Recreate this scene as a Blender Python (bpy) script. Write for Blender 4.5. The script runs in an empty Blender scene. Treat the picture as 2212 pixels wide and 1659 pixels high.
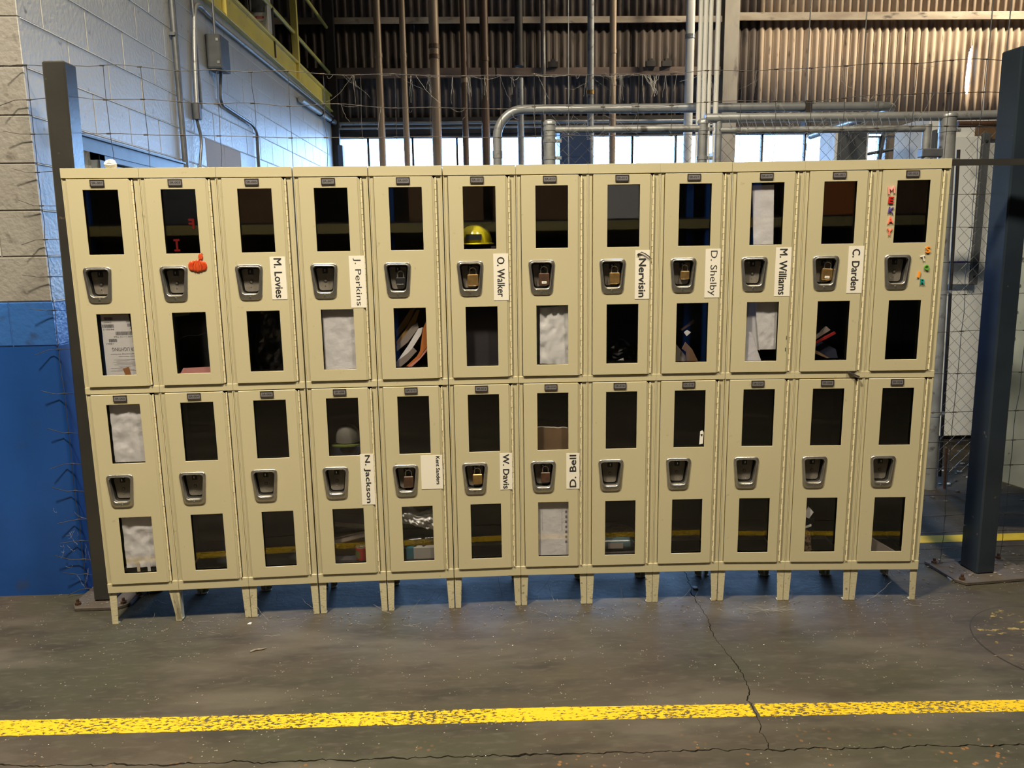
import bpy, math, random
from mathutils import Vector, Matrix, noise
random.seed(7)
C = bpy.context.scene.collection
SC = bpy.context.scene
PI = math.pi

# ------------------------------------------------------------ camera, world, lights, exposure
cam_d = bpy.data.cameras.new('camera'); cam = bpy.data.objects.new('camera', cam_d); C.objects.link(cam)
cam.location = (1.69042, -3.25759, 1.64111)
cam.rotation_euler = (1.393368, 0.0145646, -0.0369792)
cam_d.sensor_fit = 'HORIZONTAL'; cam_d.sensor_width = 36.0
cam_d.lens = 1657.6 / 2212 * 36.0
cam_d.clip_start = 0.02; cam_d.clip_end = 400
SC.camera = cam
SC.view_settings.view_transform = 'Standard'; SC.view_settings.look = 'None'
SC.view_settings.gamma = 1.0; SC.view_settings.use_curve_mapping = False
SC.view_settings.exposure = 0.0

w = bpy.data.worlds.new('world'); SC.world = w; w.use_nodes = True
bg = w.node_tree.nodes['Background']
bg.inputs[0].default_value = (0.33, 0.57, 1.0, 1)      # overcast, bluish next to the warm lamps
bg.inputs[1].default_value = 27.0

def lamp(name, loc, energy, size, color, aim=None, spread=120):
    d = bpy.data.lights.new(name, 'AREA'); d.shape = 'DISK'; d.size = size; d.energy = energy; d.color = color; d.spread = math.radians(spread)
    o = bpy.data.objects.new(name, d); o.location = loc; C.objects.link(o)
    if aim is not None:
        o.rotation_euler = (Vector(aim) - Vector(loc)).to_track_quat('-Z', 'Y').to_euler()
    return o
WARM = (1.0, 0.87, 0.64)
lamp('high_bay_lamp', (0.2, -2.1, 6.0), 500, 0.5, WARM, None, 150)
lamp('high_bay_lamp', (3.6, -2.3, 6.2), 275, 0.5, WARM, None, 155)
lamp('high_bay_lamp', (-3.6, -2.6, 6.2), 70, 0.5, WARM)
lamp('high_bay_lamp', (10.5, 5.6, 6.3), 190, 0.4, WARM, (7.2, 7.8, 4.2), 110)
lamp('high_bay_lamp', (5.4, 4.6, 6.6), 45, 0.4, WARM, (4.4, 7.8, 4.6), 110)
pd = bpy.data.lights.new('window_portal', 'AREA'); pd.shape = 'RECTANGLE'; pd.size = 8.0; pd.size_y = 2.2
pd.cycles.is_portal = True
po = bpy.data.objects.new('window_portal', pd); po.location = (3.7, 8.05, 2.1); po.rotation_euler = (-PI/2, 0, 0); C.objects.link(po)

# ------------------------------------------------------------ materials
def mat(name, col, rough=.6, metal=0., col2=None, nscale=6., nmix=.5, bump=0., bscale=60., dirt=None, dscale=9., dth=(.6, .72),
        spec=.5, stretch=(1, 1, 1), alpha=None, trans=0.):
    m = bpy.data.materials.new(name); m.use_nodes = True
    nt = m.node_tree; b = nt.nodes['Principled BSDF']; L = nt.links
    b.inputs['Roughness'].default_value = rough; b.inputs['Metallic'].default_value = metal
    b.inputs['Specular IOR Level'].default_value = spec
    b.inputs['Base Color'].default_value = (*col, 1)
    if trans: b.inputs['Transmission Weight'].default_value = trans
    geo = nt.nodes.new('ShaderNodeNewGeometry'); mp = nt.nodes.new('ShaderNodeMapping'); mp.inputs['Scale'].default_value = stretch
    L.new(geo.outputs['Position'], mp.inputs['Vector']); V = mp.outputs['Vector']
    cur = None
    def nz(scale, detail=5.):
        n = nt.nodes.new('ShaderNodeTexNoise'); n.inputs['Scale'].default_value = scale; n.inputs['Detail'].default_value = detail
        L.new(V, n.inputs['Vector']); return n.outputs['Fac']
    def ramp(f, a, c):
        r = nt.nodes.new('ShaderNodeMapRange'); r.inputs['From Min'].default_value = a; r.inputs['From Max'].default_value = c
        L.new(f, r.inputs['Value']); return r.outputs['Result']
    def mix(f, a, c):
        x = nt.nodes.new('ShaderNodeMix'); x.data_type = 'RGBA'
        L.new(f, x.inputs['Factor'])
        for s, v in ((6, a), (7, c)):
            if isinstance(v, tuple): x.inputs[s].default_value = (*v, 1)
            else: L.new(v, x.inputs[s])
        return x.outputs[2]
    if col2 is not None:
        cur = mix(ramp(nz(nscale), .5 - nmix*.3, .5 + nmix*.3), col, col2)
    if dirt is not None:
        cur = mix(ramp(nz(dscale, 8.), *dth), cur if cur is not None else col, dirt)
    if cur is not None: L.new(cur, b.inputs['Base Color'])
    if bump:
        bn = nt.nodes.new('ShaderNodeBump'); bn.inputs['Strength'].default_value = bump; bn.inputs['Distance'].default_value = .01
        L.new(nz(bscale, 6.), bn.inputs['Height']); L.new(bn.outputs['Normal'], b.inputs['Normal'])
    return m

M = {}
BEI = (.475, .430, .285); BEI2 = (.435, .395, .26)
M['beige'] = mat('beige_paint', BEI, .42, col2=BEI2, nscale=2.2, nmix=1.2, dirt=(.33, .27, .16), dscale=38, dth=(.69, .80), bump=.03, bscale=300)
M['beige_worn'] = mat('worn_beige_paint', (.50, .455, .31), .5, col2=(.44, .40, .27), nscale=5, dirt=(.16, .13, .085), dscale=60, dth=(.60, .72), bump=.15, bscale=120)
M['hinge'] = mat('hinge_paint', (.70, .63, .43), .3, bump=.02)
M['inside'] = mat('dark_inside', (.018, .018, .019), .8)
M['steel'] = mat('stamped_steel', (.58, .57, .55), .26, .9, col2=(.40, .39, .37), nscale=30, nmix=1, bump=.03, bscale=200)
M['pan'] = mat('dull_steel_pan', (.155, .138, .118), .55, .1, col2=(.115, .103, .088), nscale=25, dirt=(.3, .28, .25), dscale=90, dth=(.66, .74), bump=.05, bscale=150)
M['black'] = mat('black', (.01, .01, .01), .6)
M['blackplastic'] = mat('black_plastic', (.014, .014, .016), .3)
M['plate'] = mat('plate_metal', (.33, .32, .34), .35, .6)
M['platerim'] = mat('plate_rim', (.045, .04, .045), .4, .3)
M['ink'] = mat('ink', (.02, .02, .022), .6)
M['label'] = mat('label_paper', (.70, .67, .60), .6)
M['paper'] = mat('white_paper', (.74, .73, .75), .7, col2=(.62, .61, .63), nscale=14, nmix=.8, bump=.5, bscale=16)
M['greypaper'] = mat('grey_paper', (.60, .59, .60), .7, bump=.1, bscale=20)
M['bag'] = mat('white_bag', (.72, .72, .73), .6, bump=.25, bscale=22)
M['brass'] = mat('brass', (.36, .23, .085), .38, .75, col2=(.24, .15, .06), nscale=40)
M['rusty'] = mat('rusty_lock', (.085, .04, .022), .5, .3, col2=(.05, .028, .018), nscale=50)
M['shackle'] = mat('shackle', (.45, .45, .44), .25, .9)
M['greypost'] = mat('grey_paint', (.038, .0365, .034), .27, col2=(.031, .030, .028), nscale=4, dirt=(.12, .10, .08), dscale=26, dth=(.70, .78), bump=.04)
M['bluepost'] = mat('blue_grey_paint', (.021, .030, .043), .19, col2=(.016, .023, .034), nscale=4, dirt=(.13, .11, .09), dscale=24, dth=(.70, .78), bump=.04)
M['plate_dirty'] = mat('dirty_base_plate', (.05, .042, .036), .7, col2=(.085, .07, .06), nscale=14, nmix=1, bump=.2)
M['cmu_white'] = mat('block_white_paint', (.50, .50, .49), .42, col2=(.42, .42, .41), nscale=3, nmix=1, dirt=(.15, .13, .11), dscale=14, dth=(.66, .76), bump=.35, bscale=45)
M['cmu_blue'] = mat('block_blue_paint', (.035, .13, .42), .34, col2=(.028, .10, .34), nscale=3, nmix=1, dirt=(.03, .05, .11), dscale=8, dth=(.62, .74), bump=.3, bscale=40)
M['cmu_grey'] = mat('grey_block_paint', (.25, .24, .225), .65, col2=(.20, .19, .175), nscale=3, nmix=1, dirt=(.09, .075, .065), dscale=12, dth=(.60, .74), bump=.4, bscale=45)  # darker, greyer block colour for the pier's front faces only
M['mortar_grey'] = mat('grey_mortar', (.16, .15, .14), .8, bump=.2)  # darker mortar between the pier's front blocks
M['plaster_blue'] = mat('plaster_blue_paint', (.012, .075, .32), .38, col2=(.008, .045, .19), nscale=1.8, nmix=1.2, dirt=(.03, .05, .10), dscale=7, dth=(.62, .74), bump=.25, bscale=9)
M['mortar'] = mat('painted_mortar', (.66, .66, .65), .6, bump=.2, bscale=60)
M['mortar_blue'] = mat('painted_mortar_blue', (.025, .10, .33), .6, bump=.2, bscale=60)
M['tan_patch'] = mat('unpainted_block', (.52, .44, .38), .8, bump=.2)
M['yellow'] = mat('yellow_steel_paint', (.80, .66, .14), .40, col2=(.70, .58, .16), nscale=4, dirt=(.2, .16, .08), dscale=20, dth=(.66, .76), bump=.03)
M['yellow_rail'] = mat('yellow_rail_paint', (.55, .50, .14), .4)
M['darksteel'] = mat('dark_steel', (.022, .019, .018), .6, col2=(.035, .028, .024), nscale=8)
M['condbright'] = mat('bright_conduit', (.78, .77, .72), .4, .0, col2=(.66, .65, .61), nscale=9, stretch=(1, 1, .3))
M['galv'] = mat('galvanised', (.42, .43, .44), .38, .45, col2=(.27, .28, .29), nscale=9, nmix=1, dirt=(.12, .11, .10), dscale=20, dth=(.62, .75), bump=.05, bscale=80)
M['galv_dull'] = mat('dull_galvanised', (.36, .37, .37), .5, .5, col2=(.23, .235, .24), nscale=7, dirt=(.10, .09, .085), dscale=16, dth=(.58, .72), bump=.08)
M['cond'] = mat('conduit', (.20, .21, .23), .42, .6, col2=(.13, .14, .15), nscale=12)
M['box'] = mat('grey_box', (.10, .11, .12), .45, col2=(.075, .08, .09), nscale=10)
M['tanpipe'] = mat('tan_pipe', (.46, .35, .25), .45, .2, col2=(.26, .18, .12), nscale=5, nmix=1, stretch=(1, 1, .3), bump=.05)
M['brownpipe'] = mat('brown_pipe', (.16, .095, .06), .45, .2, col2=(.08, .05, .034), nscale=4, nmix=1, dirt=(.45, .40, .33), dscale=6, dth=(.66, .7), stretch=(1, 1, .3), bump=.05)
M['whitepipe'] = mat('flaking_pipe', (.16, .13, .11), .6, col2=(.09, .075, .065), nscale=5, dirt=(.5, .48, .43), dscale=9, dth=(.56, .62), stretch=(1, 1, .35), bump=.1)
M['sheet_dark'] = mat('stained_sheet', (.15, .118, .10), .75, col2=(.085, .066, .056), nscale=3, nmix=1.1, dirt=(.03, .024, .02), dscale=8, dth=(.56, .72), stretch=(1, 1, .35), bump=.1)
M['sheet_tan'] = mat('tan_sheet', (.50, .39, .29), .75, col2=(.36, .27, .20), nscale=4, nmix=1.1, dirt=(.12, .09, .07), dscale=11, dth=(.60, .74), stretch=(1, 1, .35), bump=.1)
M['girt'] = mat('girt_wood', (.42, .36, .28), .8, col2=(.27, .21, .16), nscale=8, stretch=(.3, 1, 1), dirt=(.08, .06, .05), dscale=14, dth=(.6, .72), bump=.1)
M['girt_dark'] = mat('dark_girt', (.20, .14, .11), .8, col2=(.09, .065, .055), nscale=5, stretch=(.3, 1, 1), bump=.1)
M['column'] = mat('beige_column', (.40, .36, .30), .6, col2=(.30, .26, .22), nscale=4, dirt=(.12, .09, .08), dscale=8, dth=(.6, .74), stretch=(1, 1, .4))
M['cabinet_grey'] = mat('light_grey_cabinet', (.80, .81, .80), .5, col2=(.70, .72, .72), nscale=2, nmix=1, dirt=(.25, .24, .23), dscale=5, dth=(.6, .8), bump=.03)
M['cabinet_blue'] = mat('blue_grey_panel', (.40, .45, .44), .5, col2=(.27, .31, .30), nscale=3, dirt=(.1, .1, .1), dscale=30, dth=(.7, .76))
M['machine_blue'] = mat('machine_blue', (.012, .05, .16), .45)
M['wire'] = mat('fence_wire', (.075, .065, .06), .55, .5, col2=(.04, .034, .03), nscale=9)
M['chain'] = mat('chain_link_wire', (.16, .165, .16), .5, .6)
M['web'] = mat('cobweb', (.34, .33, .32), .9)
M['concrete_base'] = mat('joint_dirt', (.018, .016, .014), .95, bump=.3)
M['dirt'] = mat('debris', (.22, .19, .16), .9, col2=(.10, .085, .07), nscale=80)
M['litter_white'] = mat('white_flake', (.75, .74, .70), .8)
M['orange'] = mat('pumpkin_orange', (.55, .075, .02), .3, col2=(.42, .045, .012), nscale=60)
M['pumpline'] = mat('pumpkin_line', (.30, .05, .01), .4)
M['red'] = mat('red_plastic', (.50, .02, .02), .3); M['gel_red'] = mat('red_gel', (.09, .005, .005), .3)
M['pink'] = mat('pink_plastic', (.80, .33, .30), .35)
M['salmon'] = mat('salmon_plastic', (.85, .18, .12), .35)
M['purple'] = mat('purple_plastic', (.09, .06, .30), .35)
M['orange_l'] = mat('orange_plastic', (.85, .30, .03), .35)
M['green_l'] = mat('green_plastic', (.10, .36, .05), .35)
M['teal_l'] = mat('teal_plastic', (.01, .26, .24), .35)
M['white_l'] = mat('white_plastic', (.75, .73, .70), .35)
M['hat'] = mat('hard_hat_yellow', (.48, .42, .015), .25)
M['manila'] = mat('manila', (.24, .14, .035), .7)
M['magazine'] = mat('magazine_pages', (.22, .19, .17), .5)
M['orangebook'] = mat('orange_book', (.45, .15, .035), .5)
M['pinkbook'] = mat('pink_book', (.55, .25, .23), .5)
M['cardboard'] = mat('cardboard', (.17, .10, .05), .8, col2=(.13, .075, .038), nscale=9)
M['tape'] = mat('brown_tape', (.30, .13, .05), .4)
M['cleartape'] = mat('clear_tape', (.55, .47, .36), .3)
M['teal'] = mat('teal_box', (.02, .09, .12), .4)
M['dimwhite'] = mat('dim_white_card', (.26, .25, .23), .6)
M['dimgrey'] = mat('dim_grey_cloth', (.085, .08, .07), .8)
M['tin_red'] = mat('red_tin', (.26, .02, .02), .3)
M['tin_green'] = mat('green_tin', (.08, .10, .02), .4)
M['darkcloth'] = mat('dark_cloth', (.03, .025, .03), .9)
M['navycloth'] = mat('navy_cloth', (.015, .02, .045), .9)
M['bottle'] = mat('dull_teal_bottle', (.05, .085, .095), .25)
M['racks_blue'] = mat('rack_blue', (.02, .10, .42), .4)
M['rack_beam'] = mat('rack_beam_ochre', (.30, .26, .11), .5)
M['interior_wall'] = mat('brown_interior', (.10, .075, .06), .8, col2=(.06, .05, .04), nscale=2)
M['roof'] = mat('roof_deck', (.07, .06, .055), .85)
M['whitebox'] = mat('white_steel_box', (.55, .55, .53), .4)
M['warn_red'] = mat('warning_red', (.65, .03, .03), .5)

def glass(name, tint, ior=1.5, rough=.015):
    m = bpy.data.materials.new(name); m.use_nodes = True; nt = m.node_tree; nt.nodes.clear()
    o = nt.nodes.new('ShaderNodeOutputMaterial'); mx = nt.nodes.new('ShaderNodeMixShader')
    t = nt.nodes.new('ShaderNodeBsdfTransparent'); t.inputs[0].default_value = (*tint, 1)
    g = nt.nodes.new('ShaderNodeBsdfGlossy'); g.inputs['Roughness'].default_value = rough
    lw = nt.nodes.new('ShaderNodeLayerWeight'); lw.inputs[0].default_value = .5
    pw = nt.nodes.new('ShaderNodeMath'); pw.operation = 'POWER'; pw.inputs[1].default_value = 5.; nt.links.new(lw.outputs['Facing'], pw.inputs[0])
    f0 = ((ior-1)/(ior+1))**2
    f = nt.nodes.new('ShaderNodeMath'); f.operation = 'MULTIPLY_ADD'; f.inputs[1].default_value = 1-f0; f.inputs[2].default_value = f0; nt.links.new(pw.outputs[0], f.inputs[0])
    nt.links.new(f.outputs[0], mx.inputs[0]); nt.links.new(t.outputs[0], mx.inputs[1]); nt.links.new(g.outputs[0], mx.inputs[2])
    nt.links.new(mx.outputs[0], o.inputs[0]); return m
M['acrylic'] = glass('acrylic_pane', (.93, .93, .94), 1.62)
M['winglass'] = glass('window_glass', (.93, .96, .97))
M['clearplastic'] = glass('clear_plastic', (.80, .80, .82), 1.9, .12)

def floor_mat():
    m = bpy.data.materials.new('concrete_floor'); m.use_nodes = True; nt = m.node_tree; L = nt.links; b = nt.nodes['Principled BSDF']
    geo = nt.nodes.new('ShaderNodeNewGeometry')
    def nz(s, d=6., st=(1, 1, 1), off=0):
        mp = nt.nodes.new('ShaderNodeMapping'); mp.inputs['Scale'].default_value = st; mp.inputs['Location'].default_value = (off, off, 0)
        L.new(geo.outputs['Position'], mp.inputs[0])
        n = nt.nodes.new('ShaderNodeTexNoise'); n.inputs['Scale'].default_value = s; n.inputs['Detail'].default_value = d
        L.new(mp.outputs[0], n.inputs['Vector']); return n.outputs['Fac']
    def rng(f, a, c, lo=0., hi=1.):
        r = nt.nodes.new('ShaderNodeMapRange'); r.inputs['From Min'].default_value = a; r.inputs['From Max'].default_value = c
        r.inputs['To Min'].default_value = lo; r.inputs['To Max'].default_value = hi
        L.new(f, r.inputs['Value']); return r.outputs[0]
    def mix(f, a, c):
        x = nt.nodes.new('ShaderNodeMix'); x.data_type = 'RGBA'; L.new(f, x.inputs[0])
        for s, v in ((6, a), (7, c)):
            if isinstance(v, tuple): x.inputs[s].default_value = (*v, 1)
            else: L.new(v, x.inputs[s])
        return x.outputs[2]
    c = mix(rng(nz(1.1), .40, .60), (0.0554, 0.0487, 0.0361), (0.0487, 0.0395, 0.0336))
    c = mix(rng(nz(.9, off=4), .45, .58, 0, .9), c, (0.0420, 0.0420, 0.0302))
    c = mix(rng(nz(2.4, 8., (.5, 1.6, 1), 9), .50, .66, 0, .8), c, (0.0823, 0.0739, 0.0622))
    c = mix(rng(nz(6., 9., (.5, 1.5, 1), 2), .50, .70, 0, .75), c, (0.0286, 0.0252, 0.0218))
    c = mix(rng(nz(40., 9., (.4, 1.2, 1), 1), .52, .75, 0, .5), c, (0.0840, 0.0756, 0.0630))
    # reddish aggregate and pale specks
    v = nt.nodes.new('ShaderNodeTexVoronoi'); v.inputs['Scale'].default_value = 34; L.new(geo.outputs['Position'], v.inputs['Vector'])
    sp = rng(v.outputs['Distance'], .24, .17)
    msk = nt.nodes.new('ShaderNodeMath'); msk.operation = 'MULTIPLY'; L.new(sp, msk.inputs[0]); L.new(rng(nz(6., 3., off=7), .53, .57), msk.inputs[1])
    sx = nt.nodes.new('ShaderNodeSeparateXYZ'); L.new(geo.outputs['Position'], sx.inputs[0])
    fr = nt.nodes.new('ShaderNodeMath'); fr.operation = 'MULTIPLY'; L.new(msk.outputs[0], fr.inputs[0]); L.new(rng(sx.outputs['Y'], -.88, -1.05), fr.inputs[1]); msk = fr
    c = mix(msk.outputs[0], c, (.17, .085, .035))
    v2 = nt.nodes.new('ShaderNodeTexVoronoi'); v2.inputs['Scale'].default_value = 55; L.new(geo.outputs['Position'], v2.inputs['Vector'])
    sp2 = rng(v2.outputs['Distance'], .17, .12)
    m2 = nt.nodes.new('ShaderNodeMath'); m2.operation = 'MULTIPLY'; L.new(sp2, m2.inputs[0]); L.new(rng(nz(9., 3., off=3), .54, .58), m2.inputs[1])
    c = mix(m2.outputs[0], c, (.20, .18, .15))
    L.new(c, b.inputs['Base Color'])
    L.new(rng(nz(3.), .3, .7, .55, .75), b.inputs['Roughness']); b.inputs['Specular IOR Level'].default_value = .22
    bn = nt.nodes.new('ShaderNodeBump'); bn.inputs['Strength'].default_value = .18; bn.inputs['Distance'].default_value = .01
    L.new(nz(35., 8.), bn.inputs['Height']); L.new(bn.outputs[0], b.inputs['Normal'])
    return m
M['floor'] = floor_mat()

def worn_paint(name, col, lo, hi, scale=26., col2=None):
    m = bpy.data.materials.new(name); m.use_nodes = True; nt = m.node_tree; L = nt.links; b = nt.nodes['Principled BSDF']
    b.inputs['Roughness'].default_value = .5
    geo = nt.nodes.new('ShaderNodeNewGeometry')
    mp = nt.nodes.new('ShaderNodeMapping'); mp.inputs['Scale'].default_value = (.6, 1.3, 1); L.new(geo.outputs[0], mp.inputs[0])
    n = nt.nodes.new('ShaderNodeTexNoise'); n.inputs['Scale'].default_value = scale; n.inputs['Detail'].default_value = 9; n.inputs['Roughness'].default_value = .65
    L.new(mp.outputs[0], n.inputs['Vector'])
    n2 = nt.nodes.new('ShaderNodeTexNoise'); n2.inputs['Scale'].default_value = 1.7; n2.inputs['Detail'].default_value = 3
    L.new(geo.outputs[0], n2.inputs['Vector'])
    ad = nt.nodes.new('ShaderNodeMath'); ad.operation = 'MULTIPLY_ADD'; ad.inputs[1].default_value = .35
    L.new(n2.outputs[0], ad.inputs[0]); L.new(n.outputs[0], ad.inputs[2])
    r = nt.nodes.new('ShaderNodeMapRange'); r.inputs['From Min'].default_value = lo; r.inputs['From Max'].default_value = hi
    r.inputs['To Min'].default_value = 1; r.inputs['To Max'].default_value = 0
    L.new(ad.outputs[0], r.inputs['Value']); L.new(r.outputs[0], b.inputs['Alpha'])
    x = nt.nodes.new('ShaderNodeMix'); x.data_type = 'RGBA'; L.new(n.outputs[0], x.inputs[0])
    x.inputs[6].default_value = (*col, 1); x.inputs[7].default_value = (*(col2 or col), 1); L.new(x.outputs[2], b.inputs['Base Color'])
    return m
M['linepaint'] = worn_paint('worn_yellow_line_paint', (.62, .43, .012), .700, .722, 85, (.50, .33, .01))
M['oldpaint'] = worn_paint('faded_yellow_paint', (.26, .20, .08), .56, .62, 22)
M['backline'] = mat('yellow_line_paint', (.70, .52, .03), .5, col2=(.60, .42, .03), nscale=8)

# ------------------------------------------------------------ mesh builder
class MB:
    def __init__(s): s.v = []; s.f = []; s.m = []; s.s = []
    def add(s, vs, fs, mi=0, smooth=False):
        n = len(s.v); s.v += [tuple(p) for p in vs]
        for f in fs: s.f.append([n+i for i in f]); s.m.append(mi); s.s.append(smooth)
        return s
    def box(s, x0, x1, y0, y1, z0, z1, mi=0):
        return s.add([(x0,y0,z0),(x1,y0,z0),(x1,y1,z0),(x0,y1,z0),(x0,y0,z1),(x1,y0,z1),(x1,y1,z1),(x0,y1,z1)],
                     [(0,3,2,1),(4,5,6,7),(0,1,5,4),(1,2,6,5),(2,3,7,6),(3,0,4,7)], mi)
    def prism(s, pts, y0, y1, mi=0):
        """polygon in x,z (counter-clockwise seen from -y) extruded along y"""
        n = len(pts)
        vs = [(x, y0, z) for x, z in pts] + [(x, y1, z) for x, z in pts]
        fs = [list(range(n)), list(range(2*n-1, n-1, -1))] + [(i, i+n, (i+1) % n + n, (i+1) % n) for i in range(n)]
        return s.add(vs, fs, mi)
    def prismz(s, pts, z0, z1, mi=0):
        n = len(pts)
        vs = [(x, y, z1) for x, y in pts] + [(x, y, z0) for x, y in pts]
        fs = [list(range(n)), list(range(2*n-1, n-1, -1))] + [(i, i+n, (i+1) % n + n, (i+1) % n) for i in range(n)]
        return s.add(vs, fs, mi)
    def tube(s, path, r, n=8, mi=0, cap=True, smooth=True):
        P = [Vector(p) for p in path]; k = len(P); R = r if isinstance(r, (list, tuple)) else [r]*k
        up = None; vs = []
        for i, p in enumerate(P):
            d = (P[min(i+1, k-1)] - P[max(i-1, 0)])
            if d.length < 1e-9: d = Vector((0, 0, 1))
            d.normalize()
            if up is None:
                up = d.orthogonal().normalized()
            else:
                up = (up - d*up.dot(d))
                up = up.normalized() if up.length > 1e-6 else d.orthogonal().normalized()
            b = d.cross(up)
            for j in range(n):
                a = 2*PI*j/n; vs.append(p + (up*math.cos(a) + b*math.sin(a))*R[i])
        fs = [(i*n+j, i*n+(j+1) % n, (i+1)*n+(j+1) % n, (i+1)*n+j) for i in range(k-1) for j in range(n)]
        s.add(vs, fs, mi, smooth)
        if cap:
            s.add([vs[j] for j in range(n)], [tuple(reversed(range(n)))], mi)
            s.add([vs[(k-1)*n+j] for j in range(n)], [tuple(range(n))], mi)
        return s
    def rings(s, rings, mis=None, close_last=True, close_first=False, smooth=True):
        n = len(rings[0]); base = len(s.v)
        for r in rings: s.v += [tuple(p) for p in r]
        for i in range(len(rings)-1):
            for j in range(n):
                s.f.append([base+i*n+j, base+i*n+(j+1) % n, base+(i+1)*n+(j+1) % n, base+(i+1)*n+j])
                s.m.append(mis[i] if mis else 0); s.s.append(smooth)
        if close_last: s.f.append([base+(len(rings)-1)*n+j for j in range(n)]); s.m.append(mis[-1] if mis else 0); s.s.append(False)
        if close_first: s.f.append([base+j for j in reversed(range(n))]); s.m.append(mis[0] if mis else 0); s.s.append(False)
        return s
    def mesh(s, name, mats):
        me = bpy.data.meshes.new(name); me.from_pydata(s.v, [], s.f)
        for m in (mats if isinstance(mats, (list, tuple)) else [mats]): me.materials.append(M[m] if isinstance(m, str) else m)
        me.polygons.foreach_set('material_index', s.m); me.polygons.foreach_set('use_smooth', s.s)
        me.update(); return me
    def obj(s, name, mats, parent=None, bevel=0):
        return link(name, s.mesh(name, mats), parent, bevel)

def link(name, me, parent=None, bevel=0, loc=None):
    o = bpy.data.objects.new(name, me); C.objects.link(o)
    if parent is not None: o.parent = parent
    if loc is not None: o.location = loc
    if bevel:
        b = o.modifiers.new('bevel', 'BEVEL'); b.width = bevel; b.segments = 1; b.limit_method = 'ANGLE'; b.angle_limit = .6
    return o
def tag(o, label, cat, group=None, kind=None):
    o['label'] = label; o['category'] = cat
    if group: o['group'] = group
    if kind: o['kind'] = kind
    return o
def empty(name, loc=(0, 0, 0), rz=0., label=None, cat=None, group=None):
    o = bpy.data.objects.new(name, None); o.empty_display_size = .05; C.objects.link(o); o.location = loc; o.rotation_euler = (0, 0, rz)
    if label: tag(o, label, cat, group)
    return o
def struct(o): o['kind'] = 'structure'; return o

_txt = {}
def text_mb(s, w=None, h=None, bold=0., depth=.0004):
    """letters as geometry in the x,z plane facing -y, centred on 0; returns list of verts/faces"""
    key = (s, bold)
    if key not in _txt:
        cu = bpy.data.curves.new('text', 'FONT'); cu.body = s; cu.size = 1; cu.offset = bold; cu.resolution_u = 3
        cu.align_x = 'CENTER'; cu.align_y = 'CENTER'
        o = bpy.data.objects.new('text', cu); C.objects.link(o)
        dg = bpy.context.evaluated_depsgraph_get(); me = o.evaluated_get(dg).to_mesh()
        vs = [tuple(v.co) for v in me.vertices]; fs = [tuple(p.vertices) for p in me.polygons]
        o.evaluated_get(dg).to_mesh_clear(); bpy.data.objects.remove(o); bpy.data.curves.remove(cu)
        _txt[key] = (vs, fs)
    vs, fs = _txt[key]
    x0 = min(v[0] for v in vs); x1 = max(v[0] for v in vs); y0 = min(v[1] for v in vs); y1 = max(v[1] for v in vs)
    sx = w/(x1-x0) if w else None; sy = h/(y1-y0) if h else None
    sx = sx or sy; sy = sy or sx
    return [((v[0]-(x0+x1)/2)*sx, (v[1]-(y0+y1)/2)*sy) for v in vs], fs
def put_text(mb, s, cx, cz, y, w, h, rot=0., bold=0., mi=1, thick=0.):
    if bold:
        e = h*bold*1.6
        for k, (dx, dz) in enumerate(((e, 0), (-e, 0), (0, e), (0, -e))): put_text(mb, s, cx+dx, cz+dz, y-k*.00004, w-e, h-e, rot, 0, mi, thick)
        return
    p, fs = text_mb(s, w, h, bold); c, sn = math.cos(rot), math.sin(rot)
    q = [(cx + a*c - b*sn, cz + a*sn + b*c) for a, b in p]
    mb.add([(x, y, z) for x, z in q], fs, mi)
    if thick:
        mb.add([(x, y+thick, z) for x, z in q], [tuple(reversed(f)) for f in fs], mi)
        cnt = {}
        for f in fs:
            for i in range(len(f)):
                a, b = f[i], f[(i+1) % len(f)]
                cnt[(a, b)] = cnt.get((a, b), 0) + 1
        ed = [e for e in cnt if (e[1], e[0]) not in cnt]
        for a, b in ed:
            mb.add([(q[a][0], y, q[a][1]), (q[b][0], y, q[b][1]), (q[b][0], y+thick, q[b][1]), (q[a][0], y+thick, q[a][1])], [(0, 3, 2, 1)], mi)

for _s in ['SR-%03d' % k for k in range(1, 25)]: text_mb(_s, 1)
for _s, _b in (('M. Lovies', .010), ('J. Perkins', .0), ('O. Walker', .008), ('Nervisin', .014), ('D. Shelby', .0), ('M. Williams', .008), ('C. Darden', .008),
               ('N. Jackson', .012), ('Kent Sanders', .010), ('W. Davis', .012), ('D. Bell', .010)): text_mb(_s, 1)
for _s in 'MEKAYSTQIR': text_mb(_s, 1)
for _s in 'FI': text_mb(_s, 1)
for _s in ('DANGER', 'ARC FLASH HAZARD', '54661', '94/50/17', 'M13340', '17', 'MADE 11131 TAA', '18861', 'ER LIGHTING', 'Engineering Division', 'Tupelo Mississippi'): text_mb(_s, 1)

def wob(n, amp, seed):
    return [noise.noise(Vector((i*.9, seed*3.1, 0)))*amp for i in range(n)]

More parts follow.
